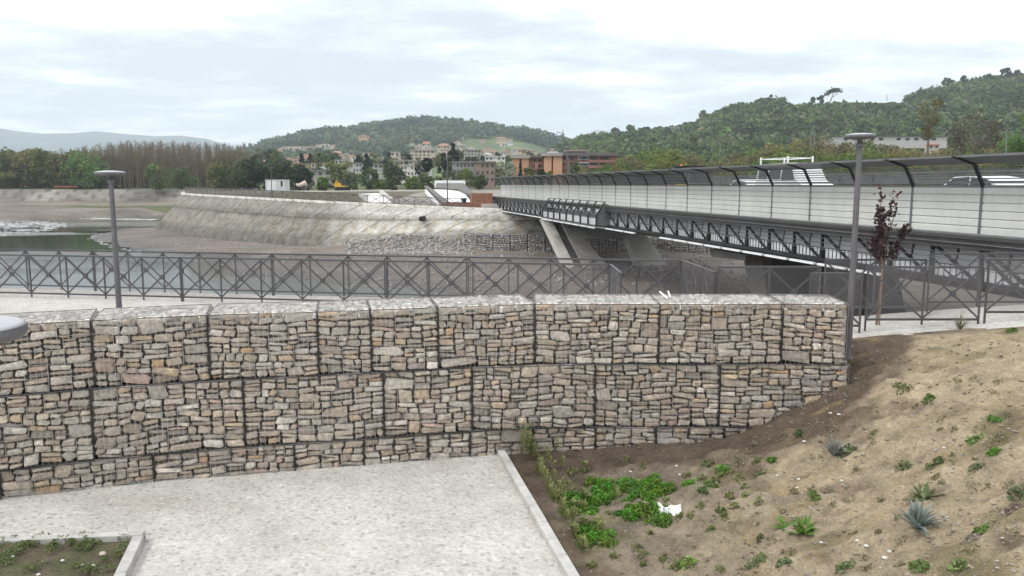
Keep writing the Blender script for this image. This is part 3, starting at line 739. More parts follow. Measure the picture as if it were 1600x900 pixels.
rubble(240, 1250, 368, 440, 1500, .06, .3, M['pebble'], 'riverbed_stones', 'loose stones strewn over the brown riverbed', 'stones', 5)
# far gabion walls of the far bank
def far_gabion(label, pts, z0s, h, rows=2):
    root = thing('far_gabion_wall', label, 'gabion wall', (pts[len(pts) // 2][0], pts[len(pts) // 2][1], z0s))
    for r in range(rows):
        for i in range(len(pts) - 1):
            A = Vector((pts[i][0], pts[i][1] - .0 + r * .25, z0s + r * h)); B = Vector((pts[i + 1][0], pts[i + 1][1] + r * .25, z0s + r * h)); t = B - A; L = t.length; t.normalize(); nrm = Vector((t.y, -t.x, 0))
            fr = lambda u, v, w: A + t * (u + .03) + Vector((0, 0, 1)) * v + nrm * w
            m = MB(); m.box(fr(L / 2, h / 2, -.65), (L - .08, 1.0, h - .06), math.atan2(t.y, t.x), (.13, .12, .11))
            stones(m, fr, L - .06, h, .5, .33, .05, .12, .05, True, 0, .1, .72)
            m.build('basket', M['rock'], root, colattr=True)
pl = [P(px, 380, Y) for px, Y in ((722, 89.0), (745, 87.6), (770, 87.0), (797, 86.6), (824, 86.4), (852, 86.2), (880, 86.0), (908, 86.0), (936, 85.8), (964, 85.6), (992, 85.4))]
far_gabion('curved low gabion wall on the far bank, left of and behind the pier', [(p.x, p.y) for p in pl], -7.55, 1.05)
pl = [P(px, 400, Y) for px, Y in ((1020, 85.2), (1048, 85), (1076, 84), (1104, 83), (1134, 82.5), (1166, 82), (1200, 81.5), (1236, 81), (1274, 80.5))]
far_gabion('low gabion wall on the far bank seen under the bridge, right of the pier', [(p.x, p.y) for p in pl], -7.75, 1.0)

# ------------------------------------------------------------------ bridge (local frame: x = across, y = along)
RZ = math.radians(12.0)
def bw(q, s, z): return Vector((q * math.cos(RZ) - s * math.sin(RZ), q * math.sin(RZ) + s * math.cos(RZ), z))
BO = (24.0, 60.0, -8.0)
br = thing('road_bridge', 'long steel road bridge with grey noise barrier and cantilevered walkway', 'bridge', bw(*BO), rz=RZ, local=BO)
QB, QO = 20.83, 18.58
S0, DS = 22.55, 3.3
ks = list(range(-4, 26))
SE = S0 + 25 * DS; SB = S0 - 4 * DS
zb, ztp = -1.68, -.09
def pb(name, m, mat, parent=br, **kw): return m.build(name, M[mat], parent, **kw)
for k in ks:
    s = S0 + k * DS
    m = MB(); m.beam((QB, s, zb - .25), (QB, s, ztp + .02), .10, .14, (0, 1, 0)); pb('barrier_post', m, 'galv')
    m = MB(); m.beam((QB, s, ztp - .02), (QB - .42, s, .66), .09, .10, (0, 1, 0)); m.beam((QB - .40, s, .645), (QB - 1.16, s, .875), .07, .09, (0, 1, 0)); m.beam((QB - 1.1, s, .86), (QB - 1.3, s, .89), .1, .05); pb('canopy_bracket', m, 'dark')
    if k < 25:
        a, b_ = s + .07, s + DS - .07; m = MB(); nb = 6; hb = (ztp - zb) / nb
        for i in range(nb):
            z0 = zb + i * hb
            m.prism([(QB - .02, a, z0 + .012), (QB - .055, a, z0 + .03), (QB - .055, a, z0 + hb - .03), (QB - .02, a, z0 + hb - .006), (QB + .05, a, z0 + hb - .006), (QB + .05, a, z0 + .012)], (0, b_ - a, 0))
        m.box((QB + .02, (a + b_) / 2, (zb + ztp) / 2), (.06, b_ - a - .004, ztp - zb - .02)); pb('noise_panel', m, 'board')
        if k > 6: m = MB(); m.prism([(QB - .03, a, 0), (QB - .40, a, .66), (QB - .395, a, .668), (QB - .02, a, .004)], (0, b_ - a, 0)); pb('side_glazing', m, 'tint')
        m = MB(); m.prism([(QB - .40, a - .02, .675), (QB - 1.16, a - .02, .90), (QB - 1.16, a - .02, .915), (QB - .40, a - .02, .69)], (0, b_ - a + .04, 0)); pb('canopy_sheet', m, 'canopy')
m = MB()
for (q, z, w_) in ((QB - 1.18, .905, .07), (QB - .40, .70, .06), (QB - .355, .58, .035), (QB - .305, .49, .045), (QB - .25, .39, .035), (QB - .195, .29, .045), (QB - .14, .19, .035), (QB - .085, .09, .045), (QB - .02, -.06, .07)):
    m.beam((q, SB, z), (q, SE, z), w_, w_)
pb('canopy_rail', m, 'galv')
# outer edge beam
m = MB(); m.box((QO + .05, (SB + SE) / 2, -1.75), (.10, SE - SB, .40)); m.box((QO - .02, (SB + SE) / 2, -1.60), (.12, SE - SB, .10)); m.box((QO - .02, (SB + SE) / 2, -1.93), (.14, SE - SB, .05)); pb('edge_beam', m, 'dark2')
m = MB(); m.box((QO - .045, (SB + SE) / 2, -1.79), (.05, SE - SB, .025)); m.box((QO + .15, (SB + SE) / 2, -1.52), (.3, SE - SB, .05)); pb('edge_trim', m, 'galv')
m = MB(); m.box(((QO + QB) / 2 + .1, (SB + SE) / 2, -1.72), (QB - QO - .2, SE - SB, .12)); pb('walkway_deck', m, 'asph')
# truss of the walkway
so = 26.3; bay = 2.03
posts = [so + bay * j for j in range(-6, 40) if SB < so + bay * j < SE - .5]
zc0, zc1 = -3.02, -2.86
bel0, bel1 = 54.6, 70.5
for s in posts:
    if bel0 - .5 < s < bel1 + .5: continue
    m = MB(); m.beam((QO + .20, s, -1.95), (QO + .20, s, -3.0), .10, .09, (0, 1, 0)); m.beam((QO + .2, s, -2.55), (QO + .2, s, -3.0), .15, .12, (0, 1, 0)); pb('truss_post', m, 'dark')
    m = MB(); m.beam((QO + .12, s + bay * .92, -1.93), (QO + .16, s + .08, -2.95), .07, .09, (0, 1, 0)); pb('truss_brace', m, 'dark')
m = MB(); m.box((QO + .25, (SB + SE) / 2, -3.0), (.24, SE - SB, .13)); pb('bottom_chord', m, 'dark')
m = MB()
for z in (-2.12, -2.30, -2.48, -2.56): m.beam((QO + .03, SB, z), (QO + .03, SE, z), .022, .02)
pb('service_rail', m, 'galv')
m = MB()
s = SB
while s < SE:
    m.box((QO + .50, s + .95, -2.10), (.04, 1.9, .15)); m.box((QO + .47, s + .95, -2.27), (.04, 1.9, .15)); m.box((QO + .44, s + .95, -2.45), (.04, 1.9, .16)); s += 2.03
M['clad'] = plain('pale_cladding', (.52, .52, .53), .5, .1, .15, .7); pb('cladding_panel', m, 'clad')
m = MB(); s = SB; n_ = 0
while s < SE:                                     # corrugated sheet
    m.box((QO + .30 + (.05 if n_ % 2 else 0), s + .06, -2.74), (.02, .125, .36)); s += .13; n_ += 1
M['corr'] = plain('corrugated_sheet', (.74, .75, .77), .5, .0, .08, 1); m.build('corrugated_sheet', M['corr'], br)
def nearbel(s): return 45 < s < 0
for j in range(len(posts) - 1):
    s = posts[j]
    if 44.0 < s < 47.6 or s < 24: continue
    m = MB(); m.box((QO - .02, s + bay / 2, -3.17), (.14, bay - .25, .085)); pb('light_strip', m, 'lampwhite')
# belvedere
m = MB(); n_ = 8
for j in range(n_ + 1):
    s = bel0 + (bel1 - bel0) * j / n_
    f = MB(); f.beam((QO - .1, s, -1.25), (QO - .75, s, -2.25), .09, .09, (0, 1, 0)); f.beam((QO - .75, s, -2.22), (QO - .75, s, -3.0), .09, .09, (0, 1, 0)); f.beam((QO - .75, s, -3.0), (QO + .5, s, -3.1), .08, .08, (0, 1, 0)); pb('viewpoint_frame', f, 'dark')
    if j < n_:
        c = s + (bel1 - bel0) / n_ / 2; f = MB(); hw = (bel1 - bel0) / n_ / 2 - .08
        f.box((QO - .66, c, -2.68), (.04, hw * 2, .5)); pb('viewpoint_panel', f, 'clad')
        f = MB(); f.box((QO - .3, c, -1.95), (.04, hw * 1.1, .3)); pb('viewpoint_lamp', f, 'lampwhite')
        f = MB(); f.box((QO - .8, c, -3.14), (.12, hw * 2 - .1, .08)); pb('light_strip', f, 'lampwhite')
for q, z in ((QO - .1, -1.25), (QO - .28, -1.52), (QO - .44, -1.78), (QO - .6, -2.02), (QO - .77, -2.27)): m.beam((q, bel0, z), (q, bel1, z), .06, .05)
m.beam((QO - .75, bel0, -3.0), (QO - .75, bel1, -3.0), .1, .1)
pb('viewpoint_rail', m, 'dark2')
for s in (bel0, bel1):
    m = MB(); m.prism([(QO + .3, s, -1.5), (QO - .1, s, -1.4), (QO - .72, s, -2.3), (QO - .72, s, -3.0), (QO + .5, s, -3.1)], (0, .05, 0)); pb('viewpoint_end_plate', m, 'galv')
# deck and girder
m = MB(); m.box((26.0, (SB + SE) / 2, -1.45), (9.9, SE - SB, .5)); pb('road_deck', m, 'asph')
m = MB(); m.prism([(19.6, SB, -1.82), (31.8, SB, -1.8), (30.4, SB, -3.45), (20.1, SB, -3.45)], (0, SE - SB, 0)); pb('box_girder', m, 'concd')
# far parapet
for k in ks:
    s = S0 + k * DS; m = MB(); m.beam((31.3, s, -1.3), (31.3, s, .55), .10, .12, (0, 1, 0)); pb('far_parapet_post', m, 'dark2')
m = MB()
for z, w_ in ((.62, .10), (.48, .06), (.34, .06), (.20, .06), (.06, .06), (-.1, .06), (-.3, .05), (-.5, .05)): m.beam((31.3, SB, z), (31.3, SE, z), w_, w_ * 1.2)
pb('far_parapet_rail', m, 'galv')
m = MB()
s = SB
while s < SE: m.beam((21.6, s, -.9), (21.6, s, -.12), .03, .05, (0, 1, 0)); s += 1.1
m.beam((21.6, SB, -.12), (21.6, SE, -.12), .06, .08); m.beam((21.6, SB, .06), (21.6, SE, .06), .05, .06); pb('guard_rail', m, 'galv')
# piers
def leg(root, q0, q1, sT, zT, sB, zB, th, mat, name='pier_wall', q0b=None, q1b=None, off=0):
    m = MB(); q0b = q0 if q0b is None else q0b; q1b = q1 if q1b is None else q1b
    m.prism([(q0, sT + off, zT), (q1, sT + off, zT), (q1b, sB + off, zB), (q0b, sB + off, zB)], (0, th, 0)); return pb(name, m, mat, root)
def sz(z): return 73.7 + (z + 3.5) * 2.175      # s on the leaning face at height z
zB = -9.0
po = thing('bridge_pier', 'leaning concrete bridge pier with a dark trapezoid opening in mid river', 'pier', bw(23.4, sz(zB), zB), rz=RZ, local=(23.4, sz(zB), zB))
leg(po, 18.75, 19.6, sz(-3.40) - .15, -3.40, sz(zB) - .15, zB, 1.6, 'concl', 'edge_rib')
leg(po, 19.6, 20.45, sz(-3.46), -3.46, sz(zB), zB, 1.0, 'concd', 'recessed_strip', off=.5)  # dark colour carries the shade of the recess
leg(po, 20.45, 21.9, sz(-5.04), -5.04, sz(zB), zB, 1.6, 'conc', q1b=23.3)
leg(po, 26.1, 28.2, sz(-5.04), -5.04, sz(zB), zB, 1.6, 'conc', q0b=25.0)
leg(po, 20.45, 28.2, sz(-3.46), -3.46, sz(-5.04), -5.04, 1.6, 'conc')
q2 = 19.2; sP = 37.0
p2 = thing('bridge_pier', 'dark concrete pier under the near part of the bridge, behind the mesh fence', 'pier', bw(24, sP - 1, -6), rz=RZ, local=(24, sP - 1, -6))
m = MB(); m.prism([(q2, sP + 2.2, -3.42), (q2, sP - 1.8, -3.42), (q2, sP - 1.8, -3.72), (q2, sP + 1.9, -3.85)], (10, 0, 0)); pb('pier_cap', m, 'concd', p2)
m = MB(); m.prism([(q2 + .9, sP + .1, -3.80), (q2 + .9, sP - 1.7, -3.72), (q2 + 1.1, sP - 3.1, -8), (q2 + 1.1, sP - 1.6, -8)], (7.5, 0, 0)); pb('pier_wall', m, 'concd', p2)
# abutment and brick pillars
ab = MB(); 
abt = thing('bridge_abutment', 'red brick abutment block where the bridge lands on the far bank', 'abutment', P(752, 324, 100))
A_ = P(752, 323, 100); m = MB(); m.box((A_.x, A_.y, A_.z + .7), (2.6, 2.0, 2.0), .2); m.build('pillar', M['brick'], abt)
m = MB(); B_ = P(722, 322, 98.6); m.box((B_.x + .2, B_.y, B_.z + .12), (5.6, .5, .75), .05); m.build('brick_wall', M['brick'], abt)
m = MB(); C_ = P(762, 304, 104); m.box((C_.x + 1, C_.y, C_.z - .8), (6, .6, 1.6), .1); m.build('white_wall', M['white'], abt)
m = MB(); m.box((A_.x + 7, A_.y + 2, A_.z - 1.2), (15, 5, 3.2), .2); m.build('footing', M['conc'], abt)

# ------------------------------------------------------------------ vehicles on the bridge
def vehicle(name, label, cat, q, s, z, prof, wd, glass, mat, wheels=(), extra=None, dirn=1):
    root = thing(name, label, cat, bw(q, s, z), rz=RZ, local=(q, s, z)); m = MB()
    P3 = lambda y, zz, dq: (q + dq, s + y * dirn, z + zz)
    n = len(prof); low = [P3(y, h, -wd / 2 + (.16 * max(0, h - .95))) for y, h in prof]; hi = [P3(y, h, wd / 2 - (.16 * max(0, h - .95))) for y, h in prof]
    m.add(low + hi, [tuple(range(n)), tuple(range(2 * n - 1, n - 1, -1))] + [(i, n + i, n + (i + 1) % n, (i + 1) % n) for i in range(n)]); body = m.build('body', M[mat], root)
    for g in glass:
        for sd in (-1, 1):
            m = MB(); pts = [P3(y, h, sd * (wd / 2 + .015 - .16 * max(0, h - .95))) for y, h in g]; m.prism(pts, (sd * .01, 0, 0)); m.build('window', M['glass'], root)
    for (y, r) in wheels:
        for sd in (-1, 1):
            m = MB(); m.tube(P3(y, r, sd * (wd / 2 - .2)), P3(y, r, sd * (wd / 2 + .02)), r, r, 18); m.build('wheel', M['black'], root)
    if extra: extra(root, P3)
    return root
ZR = -1.19
car = [(-2.1, .35), (-2.15, .75), (-2.05, .98), (-1.35, 1.42), (-.5, 1.52), (.35, 1.48), (1.05, 1.02), (1.9, .85), (2.1, .62), (2.08, .33)]
def S_at(px, q):      # s along a lane seen at pixel column px
    lo, hi = 5, 140
    for _ in range(40):
        m_ = (lo + hi) / 2; w_ = bw(q, m_, 0); x = 800 + F * w_.x / (w_.y * CP)
        if x > px: lo = m_
        else: hi = m_
    return lo
vehicle('car', 'white hatchback seen over the barrier at the right edge', 'car', 24.2, S_at(1528, 24.2), ZR, car, 1.75,
        [[(-1.85, .98), (-1.3, 1.39), (-.55, 1.47), (-.55, .98)], [(-.45, .98), (-.45, 1.475), (.33, 1.435), (.95, .98)]], 'carwhite', [(-1.3, .31), (1.3, .31)])
van = [(-2.5, .4), (-2.5, 1.0), (-2.48, 2.2), (-2.35, 2.33), (.95, 2.35), (1.2, 2.25), (1.7, 1.4), (2.4, 1.12), (2.5, .7), (2.45, .38)]
def rack(root, P3):
    m = MB()
    for sd in (-.75, .75): m.beam(P3(-2.3, 2.62, sd), P3(.6, 2.62, sd), .04, .04)
    for y in (-2.3, .55):
        m.beam(P3(y, 2.62, -.8), P3(y, 2.62, .8), .04, .04)
        for sd in (-.75, .75): m.beam(P3(y, 2.25, sd), P3(y, 2.72, sd), .07, .07)
    m.build('roof_rack', M['white'], root)
vehicle('van', 'white van with a roof rack crossing the bridge', 'van', 24.4, S_at(1240, 24.4), ZR, van, 1.95,
        [[(.2, 1.45), (.2, 2.12), (1.05, 2.12), (1.5, 1.45)], [(-1.15, 1.5), (-1.15, 2.1), (.02, 2.1), (.02, 1.5)], [(-2.3, 1.5), (-2.3, 2.1), (-1.35, 2.1), (-1.35, 1.5)]], 'carwhite', [(-1.6, .35), (1.6, .35)], rack, -1)
trk = [(-2.6, .4), (-2.6, 2.5), (1.0, 2.55), (1.2, 2.45), (1.5, 1.5), (2.4, 1.35), (2.5, .5)]
def beacon(root, P3):
    m = MB(); m.tube(P3(.2, 2.52, -.3), P3(.2, 2.78, -.3), .13, .10, 10); m.build('beacon', M['orange'], root)
    m = MB(); m.box(P3(-.6, 2.58, 0), (1.7, 2.4, .08)); m.build('roof_panel', M['dark'], root)
    m = MB(); m.box(P3(-1.2, 1.16, -.94), (.06, 1.9, .34)); m.box(P3(1.3, 1.1, -.94), (.06, .7, .22)); m.build('side_panel', M['yellow'], root)
vehicle('works_truck', 'dark works truck with yellow side panels and an orange roof beacon', 'truck', 26.5, S_at(1071, 26.5), ZR, trk, 1.9,
        [[(-.2, 1.5), (-.2, 2.3), (1.0, 2.3), (1.3, 1.6)], [(-1.9, 1.5), (-1.9, 2.3), (-.4, 2.3), (-.4, 1.5)]], 'dark2', [(-1.6, .36), (1.6, .36)], beacon)
vehicle('car', 'pale grey car on the bridge just left of the white van', 'car', 28.3, S_at(1166, 28.3), ZR, car, 1.75,
        [[(-1.75, .98), (-1.2, 1.36), (-.55, 1.42), (-.55, .98)], [(-.42, .98), (-.42, 1.42), (.3, 1.38), (.88, .98)]], 'carwhite', [(-1.3, .31), (1.3, .31)])
# ------------------------------------------------------------------ foliage helpers
def quads(cent, size, cols, r_, flat=0.0, asp=1.0):
    """random leaf-clump quads: cent (n,3) size (n,) cols (n,3)"""
    n = len(cent); a = r_.normal(size=(n, 3)); a /= np.linalg.norm(a, axis=1)[:, None]; b = r_.normal(size=(n, 3)); b[:, 2] *= (1 - flat)
    b -= (a * b).sum(1)[:, None] * a; b /= np.linalg.norm(b, axis=1)[:, None]
    s = size[:, None] * .5; o = [(-1, -.6), (.2, -1), (1, .5), (-.3, 1)]
    V = np.stack([cent + a * s * x * asp + b * s * y * r_.uniform(.7, 1.2, (n, 1)) for x, y in o], 1).reshape(-1, 3)
    Fq = np.arange(n * 4).reshape(n, 4); return V, Fq, np.repeat(cols, 4, 0)
def crown(r_, H, R, z0, base, nl, lumps, ls, shape='round', var=.28):
    """crown leaves between z0 and H, radius R"""
    cs = []
    for _ in range(lumps):
        t = r_.uniform(0, 1); 
        if shape == 'round': rr = R * (1 - abs(2 * t - 1) ** 2.2) ** .5 * .75
        elif shape == 'cone': rr = R * (1 - t) * .85
        elif shape == 'column': rr = R * .45 * (1 - t ** 3)
        else: rr = R * (.35 + .65 * t) * .8
        a = r_.uniform(0, 6.283); k = r_.uniform(.3, 1) ** .5; cs.append((rr * k * math.cos(a), rr * k * math.sin(a), z0 + (H - z0) * (.08 + .86 * t), R * r_.uniform(.22, .42) * (1 if shape != 'cone' else .5), r_.uniform(1 - var, 1 + var), r_.uniform(-.15, .15)))
    cs = np.array(cs); li = r_.integers(0, lumps, nl); d = r_.normal(size=(nl, 3)); d /= np.linalg.norm(d, axis=1)[:, None]; rad = r_.uniform(.35, 1.08, (nl, 1)) ** .6
    c = cs[li, :3] + d * rad * cs[li, 3][:, None] * np.array([1, 1, .8])
    tone = cs[li, 4] * r_.uniform(.7, 1.35, nl); warm = cs[li, 5]
    cols = np.array(base)[None, :] * tone[:, None] * np.stack([1 + warm * 1.4, 1 + warm * .3, 1 - warm], 1)
    return quads(c, ls * r_.uniform(.6, 1.4, nl), np.clip(cols, .004, .8), r_), cs
def tree(name, label, group, base, H, R, colr, nl=1200, lumps=22, ls=.4, seed=1, z0=None, shape='round', trunk_r=None, cat='tree', trunkmat='bark', bare=False):
    r_ = np.random.default_rng(seed); root = thing(name, label, cat, base, group); z0 = H * .22 if z0 is None else z0
    (V, Fq, C), cs = crown(r_, H, R, z0, colr, nl, lumps, ls, shape); 
    co = npmesh('crown', V, Fq, M['leaf'], C, False, root); ORG[co.name] = ORG[root.name]
    tr = trunk_r or H * .018; m = MB(); p = Vector((0, 0, -.4)); top = Vector((r_.uniform(-.1, .1) * R, r_.uniform(-.1, .1) * R, z0 + (H - z0) * (.75 if shape in ('cone', 'column') else .45)))
    mid = Vector((r_.uniform(-.06, .06) * R, 0, z0)); m.tube(p, mid, tr * 1.2, tr * .8, 7); m.tube(mid, top, tr * .8, tr * .3, 6)
    for i in range(min(len(cs), 12)):
        a = mid + (top - mid) * r_.uniform(0, .8); b_ = Vector(cs[i][:3]); m.tube(a, a + (b_ - a) * .9, tr * .4, tr * .12, 4)
    for j in range(len(m.v)): m.v[j] = (m.v[j][0] + base[0], m.v[j][1] + base[1], m.v[j][2] + base[2])
    m.build('trunk', M[trunkmat], root); return root
def put(proto, loc, sc=1.0, rz=0, label=None, sz_=None):
    c = copy_tree(proto); c.location = loc; c.scale = (sc, sc, sc * (sz_ or 1)); c.rotation_euler = (0, 0, rz)
    if label: c['label'] = label
    return c
GREEN = (.080, .115, .038); OLIVE = (.135, .135, .042); FRESH = (.12, .175, .04); DARK = (.034, .052, .028); BROWN = (.12, .10, .06)

# ------------------------------------------------------------------ hills
def ridge_hill(name, prof, Yb, Yr, ztop_base, mat, col, Yback, nx=150, ny=60, bumpz=1.0, zb=-1.5, seed=1, pw=1.0):
    pxs = np.linspace(prof[0][0], prof[-1][0], nx); ry = np.interp(pxs, [p[0] for p in prof], [p[1] for p in prof])
    V = []; C = []
    for i, px in enumerate(pxs):
        el = -math.tan(math.atan((ry[i] - 450) / F) + PITCH)          # slope of the sight line to the ridge
        zr = el * Yr
        for k in range(ny):
            t = k / (ny - 1); 
            if t < .75: u = t / .75; Y = Yb + (Yr - Yb) * u; g = u ** pw * (1.15 - .15 * u) if pw != 1 else u
            else: u = (t - .75) / .25; Y = Yr + (Yback - Yr) * u; g = 1 - .8 * u ** 1.5
            x = (px - 800) / F * Y * 1.0; nz = float(fbm(np.array(x / (Yr * .06)), np.array(Y / (Yr * .09)), 4, seed)) * bumpz
            z = zb + (zr - zb) * g + nz * math.sin(math.pi * min(1, max(0, t / .75))) ; V.append((x, Y, z))
    q = [(i * ny + k, (i + 1) * ny + k, (i + 1) * ny + k + 1, i * ny + k + 1) for i in range(nx - 1) for k in range(ny - 1)]
    V = np.array(V); f = fbm(V[:, 0] / (Yr * .035), V[:, 1] / (Yr * .05), 4, seed + 5)[:, None]; C = np.array(col)[None, :] * (1 + 1.2 * f)
    o = npmesh(name, V, q, mat, np.clip(C, 0, 1), True); tag(o, kind='structure'); return V.reshape(nx, ny, 3)
M['hill'] = colmat('hillside_ground', .95, .02, .75, 1.25)
mp1 = [(-500, 190), (-250, 205), (-100, 188), (0, 197), (40, 204), (80, 208), (130, 207), (160, 204), (200, 208), (250, 212), (290, 211), (330, 216), (360, 225), (385, 233), (410, 245), (440, 262)]
ridge_hill('far_mountain', mp1, 3300, 5200, 0, M['hill'], (.04, .065, .062), 7500, 160, 50, 40, seed=3)  # bluish base: distance haze put into the ground colour
ridge_hill('far_mountain', [(830, 250), (870, 228), (900, 213), (930, 201), (948, 203), (985, 216), (1000, 210), (1025, 213), (1060, 232), (1100, 250)], 6200, 8200, 0, M['hill'], (.05, .07, .05), 9000, 60, 20, 20, seed=4)
hp1 = [(330, 262), (360, 246), (380, 239), (410, 231), (440, 225), (480, 214), (520, 208), (545, 210), (570, 203), (600, 198), (640, 193), (665, 192), (700, 195), (740, 197), (770, 202), (795, 210), (815, 207), (840, 213), (860, 219), (900, 230), (960, 243), (1040, 258)]
H1 = ridge_hill('wooded_hill', hp1, 620, 1350, 0, M['hill'], (.085, .115, .045), 1900, 170, 60, 12, seed=8, pw=1.35)
hp2 = [(830, 262), (860, 245), (880, 235), (900, 226), (940, 218), (985, 214), (1020, 211), (1060, 208), (1085, 197), (1120, 181), (1150, 172), (1170, 170), (1210, 163), (1260, 163), (1300, 159), (1340, 160), (1400, 160), (1440, 149), (1480, 139), (1520, 131), (1560, 127), (1600, 123), (1750, 112), (2000, 120)]
H2 = ridge_hill('wooded_hill', hp2, 300, 720, 0, M['hill'], (.060, .085, .028), 1100, 190, 60, 9, seed=12, pw=1.25)
def forest(name, label, H, n, cr, seed, palette, kmax=46, ksm=0, nq=34, qs=.42, dens=None):
    r_ = np.random.default_rng(seed); nx, ny, _ = H.shape; Vs = []; Cs = []
    i = r_.uniform(0, nx - 1.01, n * 3); k = r_.uniform(ksm, kmax - 1, n * 3); ii = i.astype(int); kk = k.astype(int)
    p = H[ii, kk] * (1 - (i - ii))[:, None] * 1.0 + H[ii + 1, kk] * (i - ii)[:, None]
    p[:, 1] = p[:, 1] + (H[ii, kk + 1] - H[ii, kk])[:, 1] * (k - kk); p[:, 2] += (H[ii, kk + 1] - H[ii, kk])[:, 2] * (k - kk)
    d = fbm(p[:, 0] / (cr * 16), p[:, 1] / (cr * 22), 4, seed + 3) if dens is None else dens(p)
    keep = (d > -.13) if dens is None else d; p = p[keep][:n]
    pal = np.array(palette); zone = fbm(p[:, 0] / (cr * 9), p[:, 1] / (cr * 11), 3, seed + 9); idx = np.clip(((zone + .5) * 1.15 + r_.normal(0, .16, len(p))) * len(pal), 0, len(pal) - 1).astype(int)
    m = len(p); R = cr * r_.uniform(.55, 1.25, m); tone = r_.uniform(.72, 1.3, m)
    c = np.repeat(p, nq, 0); Rr = np.repeat(R, nq); dd = r_.normal(size=(m * nq, 3)); dd /= np.linalg.norm(dd, axis=1)[:, None]; dd[:, 2] = np.abs(dd[:, 2]) * .9 - .15
    lump = 1 + .35 * np.sin(dd[:, 0] * 5 + np.repeat(r_.uniform(0, 6, m), nq)) * np.cos(dd[:, 2] * 6)
    cen = c + dd * (Rr * r_.uniform(.7, 1.05, m * nq) * lump)[:, None] * np.array([1, 1, 1.05]); cen[:, 2] += Rr * .55
    cols = pal[np.repeat(idx, nq)] * (np.repeat(tone, nq) * r_.uniform(.72, 1.3, m * nq))[:, None]
    V, Fq, C = quads(cen, Rr * qs * r_.uniform(.7, 1.5, m * nq), cols, r_)
    return tag(npmesh(name, V, Fq, M['leaf'], C), label, 'trees', None, 'stuff')
PAL1 = [(.034, .056, .038), (.048, .078, .045), (.075, .115, .055), (.044, .070, .040), (.12, .15, .075)]  # greens shifted bluish and duller, some haze put into the palette
PAL2 = [(.032, .052, .024), (.05, .082, .03), (.075, .125, .036), (.04, .064, .025), (.10, .15, .042), (.13, .15, .08), (.06, .105, .028)]
def d1(p):
    f = fbm(p[:, 0] / 150, p[:, 1] / 210, 4, 8); px = 800 + F * p[:, 0] / p[:, 1]; py = 450 + F * np.tan(np.arctan2(-p[:, 2], p[:, 1]) - PITCH)
    return (f > -.075) & ~((px > 424) & (px < 536) & (py > np.interp(px, [420, 450, 540], [242, 231, 227])) & (py < 250)) & ~((px > 636) & (px < 748) & (py > 228)) & ~((px > 765) & (px < 805) & (py > 213) & (py < 228))
forest('hill_forest', 'woodland covering the distant middle hill behind the town', H1, 5200, 8.5, 5, PAL1, nq=30, dens=d1)
def d2(p):
    f = fbm(p[:, 0] / 90, p[:, 1] / 120, 4, 77); px = 800 + F * p[:, 0] / p[:, 1]; meadow = (px > 1215) & (px < 1405) & (p[:, 1] > 640) & (f > -.2)
    return (f > -.17) & ~meadow
forest('hill_forest', 'dense spring woodland covering the large right hill', H2, 10500, 4.5, 6, PAL2, nq=36, dens=d2)
def h_at(H, px, Y):
    pxs = 800 + F * H[:, 0, 0] / H[:, 0, 1]; i = int(np.argmin(abs(pxs - px))); return float(np.interp(Y, H[i, :46, 1], H[i, :46, 2]))
def hill_loc(H, px, py):                 # where the sight line through a pixel meets a hill
    pxs = 800 + F * H[:, 0, 0] / H[:, 0, 1]; i = int(np.argmin(abs(pxs - px))); r = ray(px, py)
    for k in range(46):
        Y = H[i, k, 1]
        if r.z / r.y * Y < H[i, k, 2]: return r * (Y / r.y)
    return r * (H[i, 44, 1] / r.y)

# skyline trees of the right hill
sk = [(1010, 208, 7, 'dark broad tree on the low ridge above the villa', DARK), (985, 212, 9, 'rounded tree on the low ridge, left of the flat villa', GREEN), (962, 213, 8, 'wide tree on the low ridge furthest left', GREEN), (1205, 166, 8, 'tree clump standing on the hill crest left of the meadow', DARK), (1190, 168, 7, 'small crest tree left of the meadow clump', GREEN),
      (1480, 139, 9, 'tall crest tree right of the meadow', GREEN), (1505, 133, 8, 'round tree on the right crest', DARK), (1545, 128, 7, 'crest tree with an open crown near the right edge', GREEN), (1570, 126, 10, 'umbrella shaped pine on the crest near the right edge', DARK), (1588, 124, 8, 'last dark tree on the crest at the right edge', DARK), (1100, 190, 8, 'pale green tree leaning on the hill shoulder', OLIVE), (1268, 163, 6, 'small round tree on the crest by the leaning pine', DARK), (1282, 161, 6, 'second round tree next to the leaning crest pine', DARK)]
for i, (px, py, h, lab, c) in enumerate(sk):
    Y = 705; p = P(px, py, Y); z = h_at(H2, px, Y); tree('crest_tree', lab, None, (p.x, Y, z - 1), h * 1.35, h * .62, c, 420, 12, 1.5, 100 + i, h * .3)
# leaning umbrella pine on the crest
p = P(1300, 158, 700); pine = thing('umbrella_pine', 'leaning umbrella pine silhouetted on the crest of the right hill', 'tree', (p.x, 700, p.z - 1.5)); r_ = np.random.default_rng(3)
m = MB(); m.tube((p.x - 2, 700, p.z - 2), (p.x, 700, p.z + 4), .5, .35, 6); m.tube((p.x, 700, p.z + 4), (p.x + 1, 700, p.z + 8), .35, .2, 6); m.tube((p.x, 700, p.z + 3), (p.x + 5, 700, p.z + 7), .3, .15, 5); m.build('trunk', M['bark'], pine)
n = 700; cc = np.stack([r_.normal(.5, 3.2, n), r_.normal(0, 2.5, n), r_.normal(0, .8, n)], 1); cc[:, 2] += 8.4 + cc[:, 0] * .28 - .05 * cc[:, 0] ** 2 + .5; cc[:, 2] += 1.5
V, Fq, C = quads(cc, r_.uniform(.8, 1.6, n), np.tile([DARK], (n, 1)) * r_.uniform(.7, 1.3, (n, 1)), r_); npmesh('crown', V, Fq, M['leaf'], C, False, pine)

